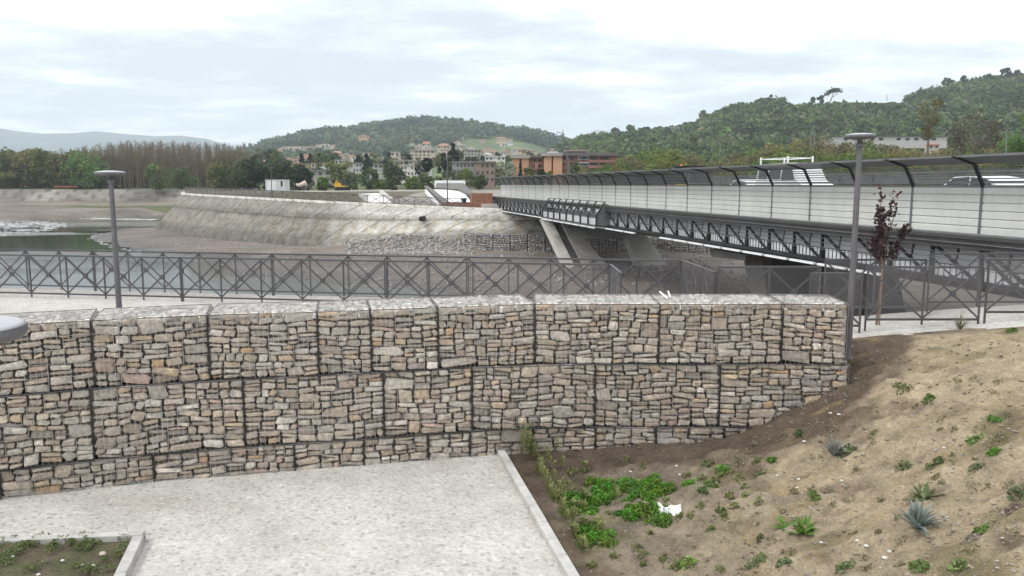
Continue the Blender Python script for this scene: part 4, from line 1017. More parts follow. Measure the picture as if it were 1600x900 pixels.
# ------------------------------------------------------------------ left wood: poplars and bushes
def poplar(seed, H=17):
    r_ = np.random.default_rng(seed); root = thing('poplar_tree', 'slender leafless brown poplar in the row across the river', 'tree', (0, -50, -50), 'row of bare poplars across the river')
    m = MB(); m.tube((0, 0, -1), (r_.uniform(-.3, .3), 0, H * .62), .20, .10, 5); m.tube((0, 0, H * .6), (r_.uniform(-.4, .4), 0, H), .10, .03, 4)
    for j in range(len(m.v)): m.v[j] = (m.v[j][0], m.v[j][1] - 50, m.v[j][2] - 50)
    m.build('trunk', M['twig'], root)
    m = MB(); V = []; 
    for i in range(40):
        z = H * r_.uniform(.12, .93) ; a = r_.uniform(0, 6.283); l = (H - z) * r_.uniform(.18, .42) + .6; o = Vector((math.cos(a) * l * .5, math.sin(a) * l * .5, l)); b0 = Vector((0, 0, z))
        m.tube(b0, b0 + o, .035, .012, 3, caps=False)
        for _ in range(3):
            s = b0 + o * r_.uniform(.3, .95); a2 = r_.uniform(0, 6.283); l2 = r_.uniform(.5, 1.3); m.tube(s, s + Vector((math.cos(a2) * l2 * .5, math.sin(a2) * l2 * .5, l2 * .8)), .03, .01, 3, caps=False)
    for j in range(len(m.v)): m.v[j] = (m.v[j][0], m.v[j][1] - 50, m.v[j][2] - 50)
    m.build('branches', M['twig'], root)
    n = 420; z = H * r_.uniform(.03, .97, n); rad = (.7 + (H - z) * .13) * r_.uniform(.2, 1, n); a = r_.uniform(0, 6.283, n)
    c = np.stack([np.cos(a) * rad, np.sin(a) * rad, z], 1); col = np.array([.17, .15, .085]) * r_.uniform(.6, 1.4, (n, 1)); V, Fq, C = quads(c, r_.uniform(.10, .36, n), col, r_, asp=.5)
    npmesh('crown', V, Fq, M['leaf'], C, False, root); return root
pops = [poplar(40 + i) for i in range(5)]; used = set()
def first_or_copy(protos, i, loc, sc, rz, szz=1.0):
    pr = protos[i % len(protos)]
    if pr.name not in used: used.add(pr.name); o = pr
    else: o = copy_tree(pr)
    o.location = loc; o.scale = (sc, sc, sc * szz); o.rotation_euler = (0, 0, rz); return o
n = 0
for row, (Y, x0, x1, st, top) in enumerate(((285, 128, 385, 4.4, 224), (293, 120, 392, 3.9, 220), (303, 60, 398, 5.0, 224), (312, 100, 390, 5.2, 222))):
    px = x0
    while px < x1:
        ytop = np.interp(px, [60, 120, 160, 215, 300, 360, 395], [236, 234, 227, 221, 225, 227, 232]) + rnd.uniform(-5, 8); p = P(px, 291, Y); tp = P(px, ytop, Y)
        first_or_copy(pops, n, (p.x, Y + rnd.uniform(-3, 3), -1.2), (tp.z + 1.2) / 17.0, rnd.uniform(0, 6)); n += 1; px += st * rnd.uniform(.7, 1.3)
bushy = [tree('leafing_tree', 'olive brown tree just coming into leaf in the wood at the far left', 'olive brown trees of the far left wood', (0, -60 - i, -50), 13, 5.2, (.125, .145, .05) if i < 2 else (.155, .15, .07), 2000, 34, .6, 200 + i, .1, 'round') for i in range(4)]
n = 0
for Y, x0, x1, st in ((279, -60, 110, 15), (287, -90, 150, 15), (297, -100, 180, 18), (307, -60, 140, 20), (300, 150, 400, 17), (318, 120, 400, 22)):
    px = x0
    while px < x1:
        tp = P(px, np.interp(px, [-100, 0, 60, 100, 400], [236, 238, 234, 240, 254]) + rnd.uniform(-4, 7), Y); first_or_copy(bushy, n, (tp.x, Y, -1.2), (tp.z + 1.4) / 13.0, rnd.uniform(0, 6)); n += 1; px += st * rnd.uniform(.7, 1.3)
def px_tree(name, label, px, ytop, ybase, Y, wpx, colr, nl=1500, lumps=24, ls=None, seed=1, shape='round', z0f=.12, group=None):
    b_ = P(px, ybase, Y); t_ = P(px, ytop, Y); H = t_.z - b_.z; return tree(name, label, group, tuple(b_), H, wpx * Y / F / 2 / .92, colr, nl, lumps, ls or max(.12, Y / F * 2.6), seed, H * z0f, shape)
px_tree('willow_tree', 'large round green willow before the poplars, left of the lamp post', 133, 240, 293, 276, 66, (.11, .19, .055), 3000, 40, seed=301, z0f=.02)
px_tree('small_tree', 'small green tree left of the embankment corner', 246, 258, 312, 268, 40, (.11, .17, .05), 1400, 22, seed=302, z0f=.3)
px_tree('small_tree', 'small green tree nearest the embankment corner', 290, 263, 305, 265, 44, (.080, .12, .036), 1400, 22, seed=303, z0f=.25)
for i, (px, yt, w, c) in enumerate(((362, 246, 60, (.06, .085, .03)), (392, 250, 50, DARK), (418, 254, 58, (.045, .068, .028)), (448, 254, 54, (.04, .062, .026)), (470, 258, 40, (.05, .07, .03)), (345, 256, 40, OLIVE))):
    px_tree('broadleaf_tree', ['tallest green tree behind the left end of the embankment', 'dark green tree behind the site cabin, on its left', 'green tree directly behind the white site cabin', 'dense green tree to the right of the site cabin', 'lower green tree behind the mixer', 'olive bush at the left end of the embankment trees'][i], px, yt, 298, 190 + i * 3, w, c, 2200, 30, seed=310 + i, z0f=.03)
px_tree('willow_tree', 'pale yellow green willow in front of the white town houses', 530, 254, 298, 200, 42, (.17, .18, .055), 1500, 22, seed=330, z0f=.1, shape='vase')
mid = [(505, 278, 300, 24, FRESH, 'small fresh green bush left of the yellow excavator'), (551, 264, 299, 30, (.11, .14, .06), 'light grey green tree right of the excavator'), (578, 262, 300, 34, GREEN, 'dark green tree in the middle of the town edge'), (600, 270, 301, 34, FRESH, 'bright green bush in the middle of the town edge'), (618, 260, 300, 32, (.04, .06, .03), 'dark rounded tree before the long white block'), (645, 275, 302, 30, FRESH, 'fresh green bush right of the dark rounded tree'), (668, 272, 303, 38, (.085, .105, .04), 'olive green bush left of the tall cedar pole'), (700, 268, 298, 40, (.08, .10, .04), 'olive tree behind the white ramp'), (728, 266, 292, 30, (.12, .16, .04), 'yellow green tree beside the brick block'), (748, 272, 296, 26, GREEN, 'green bush left of the blossoming tree'), (476, 262, 292, 26, DARK, 'dark bush between the cabin trees and the white houses'), (788, 248, 292, 44, (.30, .32, .22), 'white blossoming tree in front of the orange flats')]
for i, (px, yt, yb, w, c, lab) in enumerate(mid): px_tree('broadleaf_tree', lab, px, yt, yb, 175 + (i % 4) * 9, w, c, 1300, 20, seed=350 + i, z0f=.05)
con = [(472, 239, 262, 12, 'dark conifer left of the twin town conifers'), (485, 240, 262, 12, 'dark conifer right of the twin town conifers'), (500, 240, 264, 18, 'broad dark conifer behind the white villa'), (560, 243, 262, 22, 'dark conifer above the white houses'), (573, 240, 262, 18, 'pointed dark conifer above the white houses'), (420, 242, 262, 16, 'dark conifer among the far left houses'), (608, 238, 258, 10, 'thin dark conifer beyond the long white block'), (668, 247, 268, 16, 'dark rounded conifer against the white gable'), (693, 233, 276, 22, 'tall dark cedar, left of the pair in the town'), (708, 221, 278, 36, 'tallest dark cedar, right of the pair in the town'), (813, 255, 290, 9, 'narrow cypress in front of the orange flats'), (640, 243, 258, 14, 'small dark conifer right of the thin one')]
for i, (px, yt, yb, w, lab) in enumerate(con): px_tree('conifer_tree', lab, px, yt, yb, (300 if px < 650 else 215), w, (.022, .032, .022), 1300, 40, seed=380 + i, shape='cone' if px != 668 else 'round', z0f=.03)
for i, (px, yt, yb, w, c, lab) in enumerate(((826, 262, 292, 26, OLIVE, 'olive bush in front of the first orange block'), (845, 263, 291, 16, DARK, 'dark bush between the two orange blocks'), (858, 265, 290, 12, FRESH, 'small round bush at the foot of the second orange block'), (899, 252, 290, 22, GREEN, 'green tree before the balconies of the second orange block'))):
    px_tree('broadleaf_tree', lab, px, yt, yb, 190, w, c, 1000, 18, seed=400 + i, z0f=.04)
# olive and green trees behind the bridge
back = [tree('broadleaf_tree', 'olive green spring tree in the belt behind the bridge', 'trees in the belt behind the bridge', (0, -80 - i * 3, -50), 10, 4.6, c, 2600, 34, .34, 420 + i, .8, 'round') for i, c in enumerate(((.15, .175, .045), (.11, .155, .04), (.19, .175, .065), (.125, .195, .042), (.16, .15, .075)))]
n = 0
tops = ([925, 960, 985, 1015, 1045, 1075, 1095, 1130, 1170, 1215, 1260, 1300, 1340, 1380, 1420, 1470, 1520, 1600, 1750], [262, 250, 236, 228, 227, 240, 250, 243, 231, 219, 217, 222, 221, 224, 232, 238, 226, 222, 225])
for Y, x0, x1, st, dy in ((205, 905, 1760, 24, -1), (180, 935, 1760, 27, 7), (158, 985, 1760, 28, 14), (135, 1100, 1760, 34, 20), (118, 1180, 1760, 40, 26)):
    px = x0
    while px < x1:
        yt = np.interp(px, *tops) + dy + rnd.uniform(-5, 9); tp = P(px, yt, Y); g_ = -2.6; ww = rnd.uniform(.85, 1.2)
        o = first_or_copy(back, rnd.randrange(5), (tp.x, Y + rnd.uniform(-4, 4), g_), (tp.z - g_) / 10.0 * ww, rnd.uniform(0, 6), 1 / ww); n += 1; px += st * rnd.uniform(.75, 1.25)
px_tree('broadleaf_tree', 'tall bright green tree at the right edge behind the bridge', 1598, 172, 300, 120, 80, (.07, .14, .022), 5000, 46, seed=441, z0f=.05)
px_tree('broadleaf_tree', 'thin olive tree rising above the belt left of the bright one', 1448, 150, 260, 130, 40, (.12, .115, .04), 900, 30, seed=442, z0f=.35, shape='vase')
px_tree('broadleaf_tree', 'brown half bare tree between the olive and the bright tree', 1520, 176, 262, 130, 90, (.09, .078, .05), 2200, 36, seed=443, z0f=.1)

# ------------------------------------------------------------------ buildings
def cm(c): return c
def house(name, label, cat, px0, px1, yt, yb, Y, wall, roofc, style='hip', floors=2, nw=3, group=None, depth=None, yaw=0.0, frame=(.6, .6, .58), glass=(.06, .065, .07)):
    w = (px1 - px0) * Y / F; b_ = P((px0 + px1) / 2, yb, Y); H = P(0, yt, Y).z - b_.z; d = depth or w * .6; d = min(d, 14)
    base = Vector((b_.x, Y, b_.z)); root = thing(name, label, cat, base, group, yaw); hw = H * (.78 if style != 'flat' else .93); O = base + Vector((0, d / 2, 0))
    m = MB(); m.box((O.x, O.y, base.z + hw / 2 - 1), (w * .94, d, hw + 2), 0, wall); m.build('wall', M['obj'], root, colattr=True)
    m = MB(); z = base.z + hw; e = w / 2; f = d / 2 + .3
    if style == 'flat': m.box((O.x, O.y, z + H * .035), (w, d + .8, H * .07), 0, roofc)
    else:
        r = e * (.45 if style == 'hip' else .98); zt = base.z + H
        vs = [(O.x - e, O.y - f, z), (O.x + e, O.y - f, z), (O.x + e, O.y + f, z), (O.x - e, O.y + f, z), (O.x - r, O.y, zt), (O.x + r, O.y, zt)]
        m.add(vs, [(0, 1, 5, 4), (2, 3, 4, 5), (1, 2, 5), (3, 0, 4), (3, 2, 1, 0)], roofc)
    m.build('roof', M['obj'], root, colattr=True)
    fh = hw / floors; ww = w * .94 / nw
    for fl in range(floors):
        for k in range(nw):
            if len(name) > 9 and (fl * 7 + k * 5 + int(px0)) % 6 == 0: continue
            x = O.x - w * .47 + ww * (k + .5); zc = base.z + fh * (fl + .55); yv = O.y - d / 2
            m = MB(); m.box((x, yv - .02, zc), (ww * .46, .08, fh * .48), 0, glass); m.build('window', M['obj'], root, colattr=True)
    return root
TER = (.30, .15, .10); TERP = (.34, .20, .155); GRY = (.22, .215, .21); WH = (.58, .57, .54); CRM = (.46, .41, .33); PNK = (.42, .30, .25)
house('town_house', 'white house with red hip roof, first of the white town row', 'house', 486, 513, 254, 270, 240, WH, TER, 'flat', 2, 4)
house('low_shed', 'low dark roofed shed below the white house', 'shed', 483, 518, 265, 276, 225, (.3, .29, .28), (.07, .065, .065), 'hip', 1, 3)
house('warehouse', 'tan flat warehouse wall behind the green trees', 'building', 455, 482, 255, 266, 250, (.36, .27, .16), (.2, .17, .14), 'flat', 1, 2)
house('town_house', 'brown red house at the far left end of the town', 'house', 388, 407, 246, 258, 320, (.25, .16, .12), (.2, .13, .1), 'flat', 1, 3)
house('apartment_block', 'white block with terraces left of the pale willow', 'building', 523, 545, 249, 265, 245, WH, GRY, 'flat', 2, 4)
house('apartment_block', 'grey white block right of the pale willow', 'building', 546, 566, 254, 270, 240, (.45, .46, .44), GRY, 'flat', 2, 4)
house('apartment_block', 'long cream block with a dark roof above the white one', 'building', 594, 662, 249, 262, 262, CRM, (.10, .09, .085), 'hip', 2, 9)
house('apartment_block', 'white gabled block in front of the long cream block', 'building', 625, 658, 257, 276, 232, (.62, .60, .55), (.45, .43, .40), 'flat', 2, 6)
house('apartment_block', 'grey green block left of the white gabled block', 'building', 567, 625, 256, 270, 246, (.40, .42, .39), GRY, 'flat', 2, 7)
house('low_shed', 'white lean-to roof right of the white gabled block', 'shed', 655, 674, 263, 271, 228, (.6, .6, .58), (.6, .6, .58), 'flat', 1, 2)
house('apartment_block', 'pale town block on the slope with stacked terraces', 'building', 640, 680, 234, 250, 330, CRM, PNK, 'flat', 3, 6)
house('tower_house', 'pale square tower house rising above the stacked terraces', 'house', 659, 673, 221, 238, 360, (.5, .45, .40), TERP, 'hip', 3, 3)
house('apartment_block', 'pale pink block behind the two tall cedars', 'building', 683, 703, 224, 242, 350, (.46, .38, .33), TERP, 'hip', 3, 4)
house('apartment_block', 'block with grey balconies left of the brick block', 'building', 724, 752, 234, 248, 300, (.36, .34, .31), GRY, 'flat', 3, 5)
house('apartment_block', 'grey framed block with stacked white balconies', 'building', 706, 742, 252, 282, 205, (.26, .25, .24), (.18, .17, .16), 'flat', 3, 6, frame=(.6,)*3)
house('apartment_block', 'brown brick block beside the blossoming tree', 'building', 742, 774, 252, 286, 200, (.24, .18, .15), (.16, .14, .13), 'flat', 3, 4)
house('apartment_block', 'cream stepped building above the brick block', 'building', 757, 790, 244, 258, 290, WH, WH, 'flat', 2, 5)
# orange flats
def flats(name, label, segs, Y, yb, y0, roofseg, wins, extra=()):
    b_ = P(segs[0][1], yb, Y); root = thing(name, label, 'building', tuple(b_))
    for nm, x0, x1, dy, d, c in segs:
        a = P(x0, yb, Y); c_ = P(x1, yb, Y); t = P(x0, y0, Y)
        m = MB(); m.box(((a.x + c_.x) / 2, Y + dy + d / 2, (a.z + t.z) / 2 - 1), (c_.x - a.x, d, t.z - a.z + 2), 0, c); m.build(nm, M['obj'], root, colattr=True)
    for x0, x1, ya, yb_, dy, d, c in roofseg:
        a = P(x0, yb_, Y); c_ = P(x1, ya, Y); m = MB(); m.box(((a.x + c_.x) / 2, Y + dy + d / 2, (a.z + c_.z) / 2), (c_.x - a.x, d, c_.z - a.z), 0, c); m.build('roof', M['obj'], root, colattr=True)
    for nm, x0, x1, ya, yb_, dy, c in wins:
        a = P(x0, yb_, Y); c_ = P(x1, ya, Y); m = MB(); m.box(((a.x + c_.x) / 2, Y + dy, (a.z + c_.z) / 2), (c_.x - a.x, .25, c_.z - a.z), 0, c); m.build(nm, M['obj'], root, colattr=True)
ORA = (.52, .29, .18); RB = (.22, .115, .085); DK = (.05, .045, .045); RG = (.30, .285, .26)
def sg(nm, *a): return (nm,) + a
S1 = [sg('gable_wall', 800, 811.5, 0, 9, ORA), sg('recess_wall', 811, 816, 1, 8, RB), sg('gable_wall', 815, 826, 0, 9, ORA), sg('balcony_wall', 826, 851, .6, 9, RB)]
W1 = [('balcony', 833, 848, y, y + 4, .3, (.27, .15, .11)) for y in (253, 262, 271)] + [('window', x, x + 3, y, y + 4, .5, DK) for x in (834, 842) for y in (248.5, 257.5, 266.5)] + [('balcony', 836, 840, 256, 262, .2, (.42, .25, .19))] + [('window', 812, 814, y, y + 3, .9, DK) for y in (254, 263, 272)]
flats('orange_flats', 'left orange block of flats with a grey roof band', S1, 216, 292, 246, [(798, 828, 242, 247.5, -.7, 11, RG), (827, 853, 242.5, 246.5, -.4, 10, (.13, .12, .115))], W1)
S2 = [sg('gable_wall', 851, 861.5, 0, 10, ORA), sg('recess_wall', 861, 865, 1, 9, RB), sg('gable_wall', 864, 878, 0, 10, ORA), sg('balcony_wall', 878, 965, .6, 9, RB)]
W2 = [('balcony', 919, 962, y, y + 4.5, .2, (.27, .14, .12)) for y in (249.5, 258.5)] + [('window', x, x + w, y, y + 4, .5, DK) for y in (245.5, 254.5, 264.5) for x, w in ((880, 4), (891, 5), (921, 12), (938, 14))] + \
     [('window_frame', x, x + 9, y, y + 6, .4, (.6, .58, .56)) for x in (903.5, 911.5) for y in (243.5, 253.5)] + [('window', x + 1, x + 8, y + 1.3, y + 4.8, .2, DK) for x in (903.5, 911.5) for y in (243.5, 253.5)]
flats('orange_flats', 'right orange block of flats with brown balconies and a dark roof', S2, 210, 292, 244, [(847, 879, 238.5, 244, -.7, 12, RG), (878, 965, 238.5, 243.5, -.4, 11, (.12, .11, .11)), (884, 921, 233.5, 236, 2, 7, (.25, .2, .18)), (888, 918, 236, 239, 2.5, 6, (.15, .10, .09)), (856, 872, 236.5, 239, 2, 4, (.6, .6, .6))], W2)
# long white building at the foot of the right hill
p = P(1390, 221, 300)
house('long_building', 'long low white building at the foot of the right hill', 'building', 1296, 1484, 213, 222, 262, (.42, .41, .40), (.12, .12, .12), 'flat', 1, 13)
house('town_house', 'small orange roofed house below the long white building', 'house', 1450, 1468, 224, 233, 230, (.4, .35, .3), (.40, .14, .07), 'hip', 1, 2)
house('villa', 'white villa with red roof on the flank of the right hill', 'villa', 1091, 1107, 199, 211, 585, (.56, .50, .46), TERP, 'hip', 2, 4)
house('villa', 'small pale annexe left of the white hillside villa', 'villa', 1079, 1091, 204, 211, 600, (.48, .42, .38), TERP, 'hip', 1, 2)
house('villa', 'flat roofed villa on the low ridge line', 'villa', 1038, 1062, 198, 206, 690, (.44, .42, .38), GRY, 'flat', 1, 5)
house('farmhouse', 'cream farmhouse on the shoulder of the middle hill', 'house', 775, 792, 214, 222, 900, (.52, .44, .33), TERP, 'hip', 2, 4)
house('farmhouse', 'white farmhouse just right of the cream one on the middle hill', 'house', 793, 801, 218, 225, 880, WH, TERP, 'gable', 2, 2)
house('farmhouse', 'orange hillside farmhouse high on the middle hill', 'house', 560, 576, 211, 217, 1050, (.5, .32, .2), TER, 'hip', 1, 3)
def village(label, group, pts, wallset, roofset, n, seed, H=None):
    r = random.Random(seed)
    for i in range(n):
        px, py = pts(r); w = r.uniform(6, 15); h = r.uniform(4, 7.5)
        if H is not None: l = hill_loc(H, px, py); Y = l.y
        else: Y = 300 + (270 - py) * 9
        house('village_house', label, 'house', px - w / 2, px + w / 2, py - h, py + 1, Y - 4, r.choice(wallset), r.choice(roofset), r.choice(('hip', 'hip', 'gable', 'flat')), r.choice((1, 2)), r.choice((2, 3)), group)
wl = [(.5, .46, .40), (.45, .37, .31), (.52, .50, .48), (.40, .34, .29), (.48, .40, .30)]; rf = [TER, TERP, (.27, .17, .14), (.33, .22, .18)]
village('small pinkish house in the hillside village left of the middle hill', 'houses of the pinkish hillside village', lambda r: (lambda x: (x, np.interp(x, [420, 450, 540], [243, 232, 228]) + r.uniform(0, 16)))(r.uniform(425, 532)), wl, rf, 46, 5, H1)
village('pale house in the cluster on the lower slope behind the cedars', 'houses on the lower slope behind the cedars', lambda r: (r.uniform(640, 745), r.uniform(226, 246)), wl, rf + [GRY], 22, 6, H1)
village('small house in the town strip above the orange flats', 'houses in the town strip above the flats', lambda r: (r.uniform(745, 960), r.uniform(236, 246)), wl, rf + [GRY, WH], 26, 7, None)
village('small house in the far left town strip behind the trees', 'houses in the far left town strip', lambda r: (r.uniform(395, 480), r.uniform(246, 258)), wl, rf, 14, 8, None)
village('small house of the middle town strip among conifers', 'houses in the middle town strip', lambda r: (r.uniform(520, 640), r.uniform(242, 252)), wl, rf + [GRY], 20, 9, None)
village('scattered farmhouse among the woods of the middle hill', 'scattered houses on the middle hill', lambda r: (r.uniform(520, 860), r.uniform(209, 234)), wl, rf, 26, 10, H1)
village('house in the reddish hamlet below the right hill villa', 'houses of the reddish hamlet', lambda r: (r.uniform(1066, 1120), r.uniform(238, 248)), wl, rf, 13, 11, None)
village('dark roofed house on the saddle right of the middle hill', 'houses on the saddle', lambda r: (r.uniform(812, 880), r.uniform(219, 226)), [(.3, .22, .2), (.4, .3, .26)], rf, 8, 12, H1)

# ------------------------------------------------------------------ far bank yard
def far_fence(label, pts, H=1.1, bay=1.9):
    root = thing('bank_fence', label, 'fence', tuple(pts[0])); A = Vector(pts[0])
    s = 0
    post = 0
    for i in range(len(pts) - 1):
        a, b_ = Vector(pts[i]), Vector(pts[i + 1]); n_ = max(1, round((b_ - a).length / bay)); U = Vector((0, 0, H))
        for k in range(n_):
            p0 = a + (b_ - a) * (k / n_); p1 = a + (b_ - a) * ((k + 1) / n_)
            m = MB(); m.beam(p0 + U, p1 + U, .07, .06); m.beam(p0 + U * .1, p1 + U * .1, .05, .05); m.beam(p0 + U * .1, p1 + U, .03, .05); m.beam(p0 + U, p1 + U * .1, .035, .05); m.beam(p0 - U * .2, p0 + U, .07, .07)
            if post < 98:
                pn = m.build('fence_panel', M['fence'], root); w = MB(); w.add([p0 + U * .1, p1 + U * .1, p1 + U, p0 + U], [(0, 1, 2, 3)]); w.build('mesh_infill', M['screen' if p0.x < -19.5 else 'infill'], pn); post += 1
    return root
ft = [Vector((topr[i][0] - .0, topr[i][1] + .9, topr[i][2] + .1)) for i in range(36, nT, 8) if topr[i][0] < -5.5]
far_fence('long crossed mesh fence on top of the river embankment', ft)
cab = thing('site_cabin', 'white prefabricated site cabin with one narrow dark window', 'cabin', tuple(P(431, 298, 150)))
a = P(415, 298, 150); b_ = P(446, 298, 150); t = P(431, 281.5, 150); m = MB(); W_ = b_.x - a.x; hh = t.z - a.z
m.box(((a.x + b_.x) / 2, 151.5, a.z + hh / 2), (W_, 3, hh), 0, (.52, .53, .54)); m.build('wall', M['obj'], cab, colattr=True)
m = MB(); m.box(((a.x + b_.x) / 2, 151.5, t.z + .03), (W_ + .15, 3.15, .12), 0, (.6, .6, .6)); m.build('roof', M['obj'], cab, colattr=True)
m = MB(); q = P(440, 287, 150); m.box((q.x, 149.98, q.z), (.3, .06, 1.0), 0, (.02, .02, .02)); m.build('window', M['obj'], cab, colattr=True)
m = MB(); q = P(422, 290, 150); m.box((q.x + .3, 149.97, q.z - .05), (1.75, .06, 1.9), 0, (.66, .67, .68)); m.build('door', M['obj'], cab, colattr=True)
mx = thing('concrete_mixer', 'small orange and white mixer truck beside the site cabin', 'mixer', tuple(P(476, 298, 148))); o = P(476, 298, 148)
m = MB(); m.tube((o.x - 1.1, 148, o.z + .9), (o.x + .3, 148, o.z + 1.35), .35, .62, 12); m.tube((o.x - 1.5, 148, o.z + 1.2), (o.x - 1.1, 148, o.z + .95), .25, .35, 12); m.build('drum', plain('cream_drum', (.5, .42, .36), .6), mx)
m = MB(); m.box((o.x, 148, o.z + .45), (2.6, 1.1, .25)); m.box((o.x + 1.0, 148, o.z + .8), (.7, 1, .7)); m.build('chassis', M['dark2'], mx)
for dx in (-.8, .8):
    m = MB(); m.tube((o.x + dx, 147.3, o.z + .3), (o.x + dx, 147.55, o.z + .3), .3, .3, 12); m.build('wheel', M['black'], mx)
ex = thing('excavator', 'yellow excavator parked in the yard beyond the embankment', 'excavator', tuple(P(534, 298, 146))); o = P(534, 298, 146)
m = MB(); m.box((o.x, 146, o.z + .35), (2.4, .5, .6)); m.box((o.x, 147.6, o.z + .35), (2.4, .5, .6)); m.build('track', M['black'], ex)
m = MB(); m.box((o.x - .3, 146.8, o.z + 1.05), (1.9, 1.7, .7)); m.build('body', M['yellow'], ex)
m = MB(); m.box((o.x + .45, 146.6, o.z + 1.55), (1.0, 1.4, 1.1)); m.build('cab', M['glass'], ex)
m = MB(); m.beam((o.x - .5, 146.6, o.z + 1.2), (o.x - 1.0, 146.4, o.z + 1.8), .16, .2); m.beam((o.x - 1.0, 146.4, o.z + 1.8), (o.x - 1.4, 146.2, o.z + .9), .12, .16); m.build('boom', M['yellow'], ex)
m = MB(); m.box((o.x - 1.7, 146.2, o.z + .7), (.5, .6, .5)); m.build('bucket', M['dark'], ex)
q = P(441, 368, 101); m = MB(); m.beam((q.x - .9, q.y, q.z + .1), (q.x + .9, q.y - .5, q.z + .25), .5, .12); tag(m.build('white_slab', M['white'], None, q), 'white slab lying on the riverbed below the embankment', 'debris')
a = P(84, 292, 273); b_ = P(122, 292, 274); M['net'] = plain('orange_netting', (.32, .12, .07), .8); m = MB(); m.beam((a.x, a.y, a.z + .1), (b_.x, b_.y, b_.z + .1), .05, .4); tag(m.build('site_netting', M['net'], None, a), 'strip of orange site netting on the far left bank', 'netting')
# white ramp building behind the fence
M['membrane'] = plain('grey_membrane', (.13, .125, .12), .8, 0, .1, 1)
rp = thing('white_ramp', 'white walled grey ramp leading down behind the embankment fence', 'ramp', tuple(P(700, 316, 102)))
def poly3(pts): return [P(*p) for p in pts]
m = MB(); m.prism(poly3([(678, 296, 122), (722, 297, 122), (738, 318, 102), (704, 318, 102)]), (0, 0, -.5)); m.build('ramp_floor', M['white'], rp)
m = MB(); m.prism(poly3([(682, 286, 128), (724, 286, 128), (740, 301, 114), (733, 303, 112), (716, 295, 120), (680, 294, 124)]), (0, .4, -.6)); m.build('ramp_wall', M['membrane'], rp)
m = MB(); m.prism(poly3([(679, 282, 132), (726, 282, 132), (726, 288, 132), (679, 294, 132)]), (0, 2, 0)); m.build('back_wall', M['white'], rp)
m = MB(); m.prism(poly3([(663, 290, 128), (668, 290, 128), (706, 318, 101), (694, 318, 101)]), (0, 0, -.5)); m.build('side_path', M['membrane'], rp)
m = MB(); m.prism(poly3([(664, 296, 124), (666, 296, 124), (686, 317, 101.5), (683, 317, 101.5)]), (0, 0, -.6)); m.build('side_kerb', M['white'], rp)
st = thing('concrete_stair', 'pale concrete stair ramp descending behind the embankment fence', 'ramp', tuple(P(580, 314, 101)))
m = MB(); m.prism(poly3([(560, 303, 112), (592, 302, 112), (612, 316, 100), (571, 316, 100)]), (0, 0, -.4)); m.build('ramp_floor', M['white'], st)
m = MB(); m.prism(poly3([(593, 302, 112), (596, 302, 112), (615, 316, 100), (611, 316, 100)]), (0, 0, .5)); m.build('hand_wall', M['concl'], st)
pot = P(725, 316.5, 97.6); pt = MB(); pt.lathe(tuple(pot), [(.22, 0), (.28, .1), (.36, .5), (.40, .55)], 14); tag(pt.build('plant_pot', M['black'], None, pot), 'black plant pot on the coping beside the brick pillar', 'pot')
town = [tree('town_tree', 'leafy tree standing between the houses of the far town', 'trees between the houses of the far town', (0, -120 - i * 3, -50), 8, 4.4, c, 700, 18, .7, 470 + i, .3, 'round') for i, c in enumerate((DARK, GREEN, OLIVE, (.05, .07, .045)))]
for i in range(110):
    px = rnd.uniform(395, 960); py = rnd.uniform(246, 266); Y = 215 + (268 - py) * 7.5; p = P(px, py + 4, Y); first_or_copy(town, i, (p.x, Y - 3, p.z - 1), rnd.uniform(.28, .6) * Y / 260, rnd.uniform(0, 6))
# poles
def pole(name, label, px, yt, yb, Y, r=.07, arms=(), mat='galv', cat='pole'):
    b_ = P(px, yb, Y); t = P(px, yt, Y); root = thing(name, label, cat, tuple(b_)); m = MB(); m.tube(b_ - Vector((0, 0, .5)), t, r, r * .7, 8); m.build('mast', M[mat], root)
    for (dx, dz, ex_, ez, w) in arms: m = MB(); m.beam(t + Vector((dx, 0, dz)), t + Vector((ex_, 0, ez)), w, w); m.build('arm', M[mat], root)
pole('street_lamp', 'slim pole in front of the site cabin', 424, 262, 309, 107, .06, [(-.4, 0, .4, 0, .1)], 'lamp')
pole('street_lamp', 'tall dark pole before the white ramp', 699, 246, 317, 97.5, .09, [(-.5, 0, .5, 0, .1)], 'lamp')
pole('street_lamp', 'short pole in the yard right of the cabin', 460, 286, 299, 140, .05, [(-.3, 0, .3, 0, .08)], 'galv')
tl_ = thing('street_lamp', 'tall slanting twin armed lamp behind the bridge against the sky', 'lamp', tuple(P(892, 278, 140))); m = MB(); m.tube(P(892, 278, 140), P(879, 203, 140), .12, .07, 8); m.build('mast', M['lamp'], tl_)
m = MB(); m.beam(P(880, 209, 140), P(870, 206, 140), .12, .1); m.build('arm', M['lamp'], tl_)
for i, (px, Y) in enumerate(((1267, 150), (1272, 150))):
    pole('catenary_mast', ['left', 'right'][i] + ' mast of the close railway mast pair behind the van', px, 203, 240, Y, .11, [(-.3, -.2, .5, -.2, .06)] if i == 0 else (), 'galv')
for i, (px, Y) in enumerate(((1336, 165), (1341, 165))): pole('catenary_mast', ['left', 'right'][i] + ' mast of the railway mast pair left of the lamp head', px, 208, 236, Y, .09, [], 'galv')
pole('catenary_mast', 'white railway mast near the right edge of the belt', 1572, 206, 243, 112, .09, [(-1.2, 0, 1.2, 0, .08)], 'galv')
pole('catenary_mast', 'thin pole right of the reddish hamlet', 1131, 224, 246, 180, .08, (), 'galv')
pole('hill_mast', 'tiny mast on the crest meadow', 1386, 147, 157, 700, .3, (), 'galv')
ln = MB()
for (a, b_) in (((1190, 207, 150), (1400, 210, 150)), ((1190, 213, 150), (1272, 213, 150))): ln.beam(P(*a), P(*b_), .05, .05)
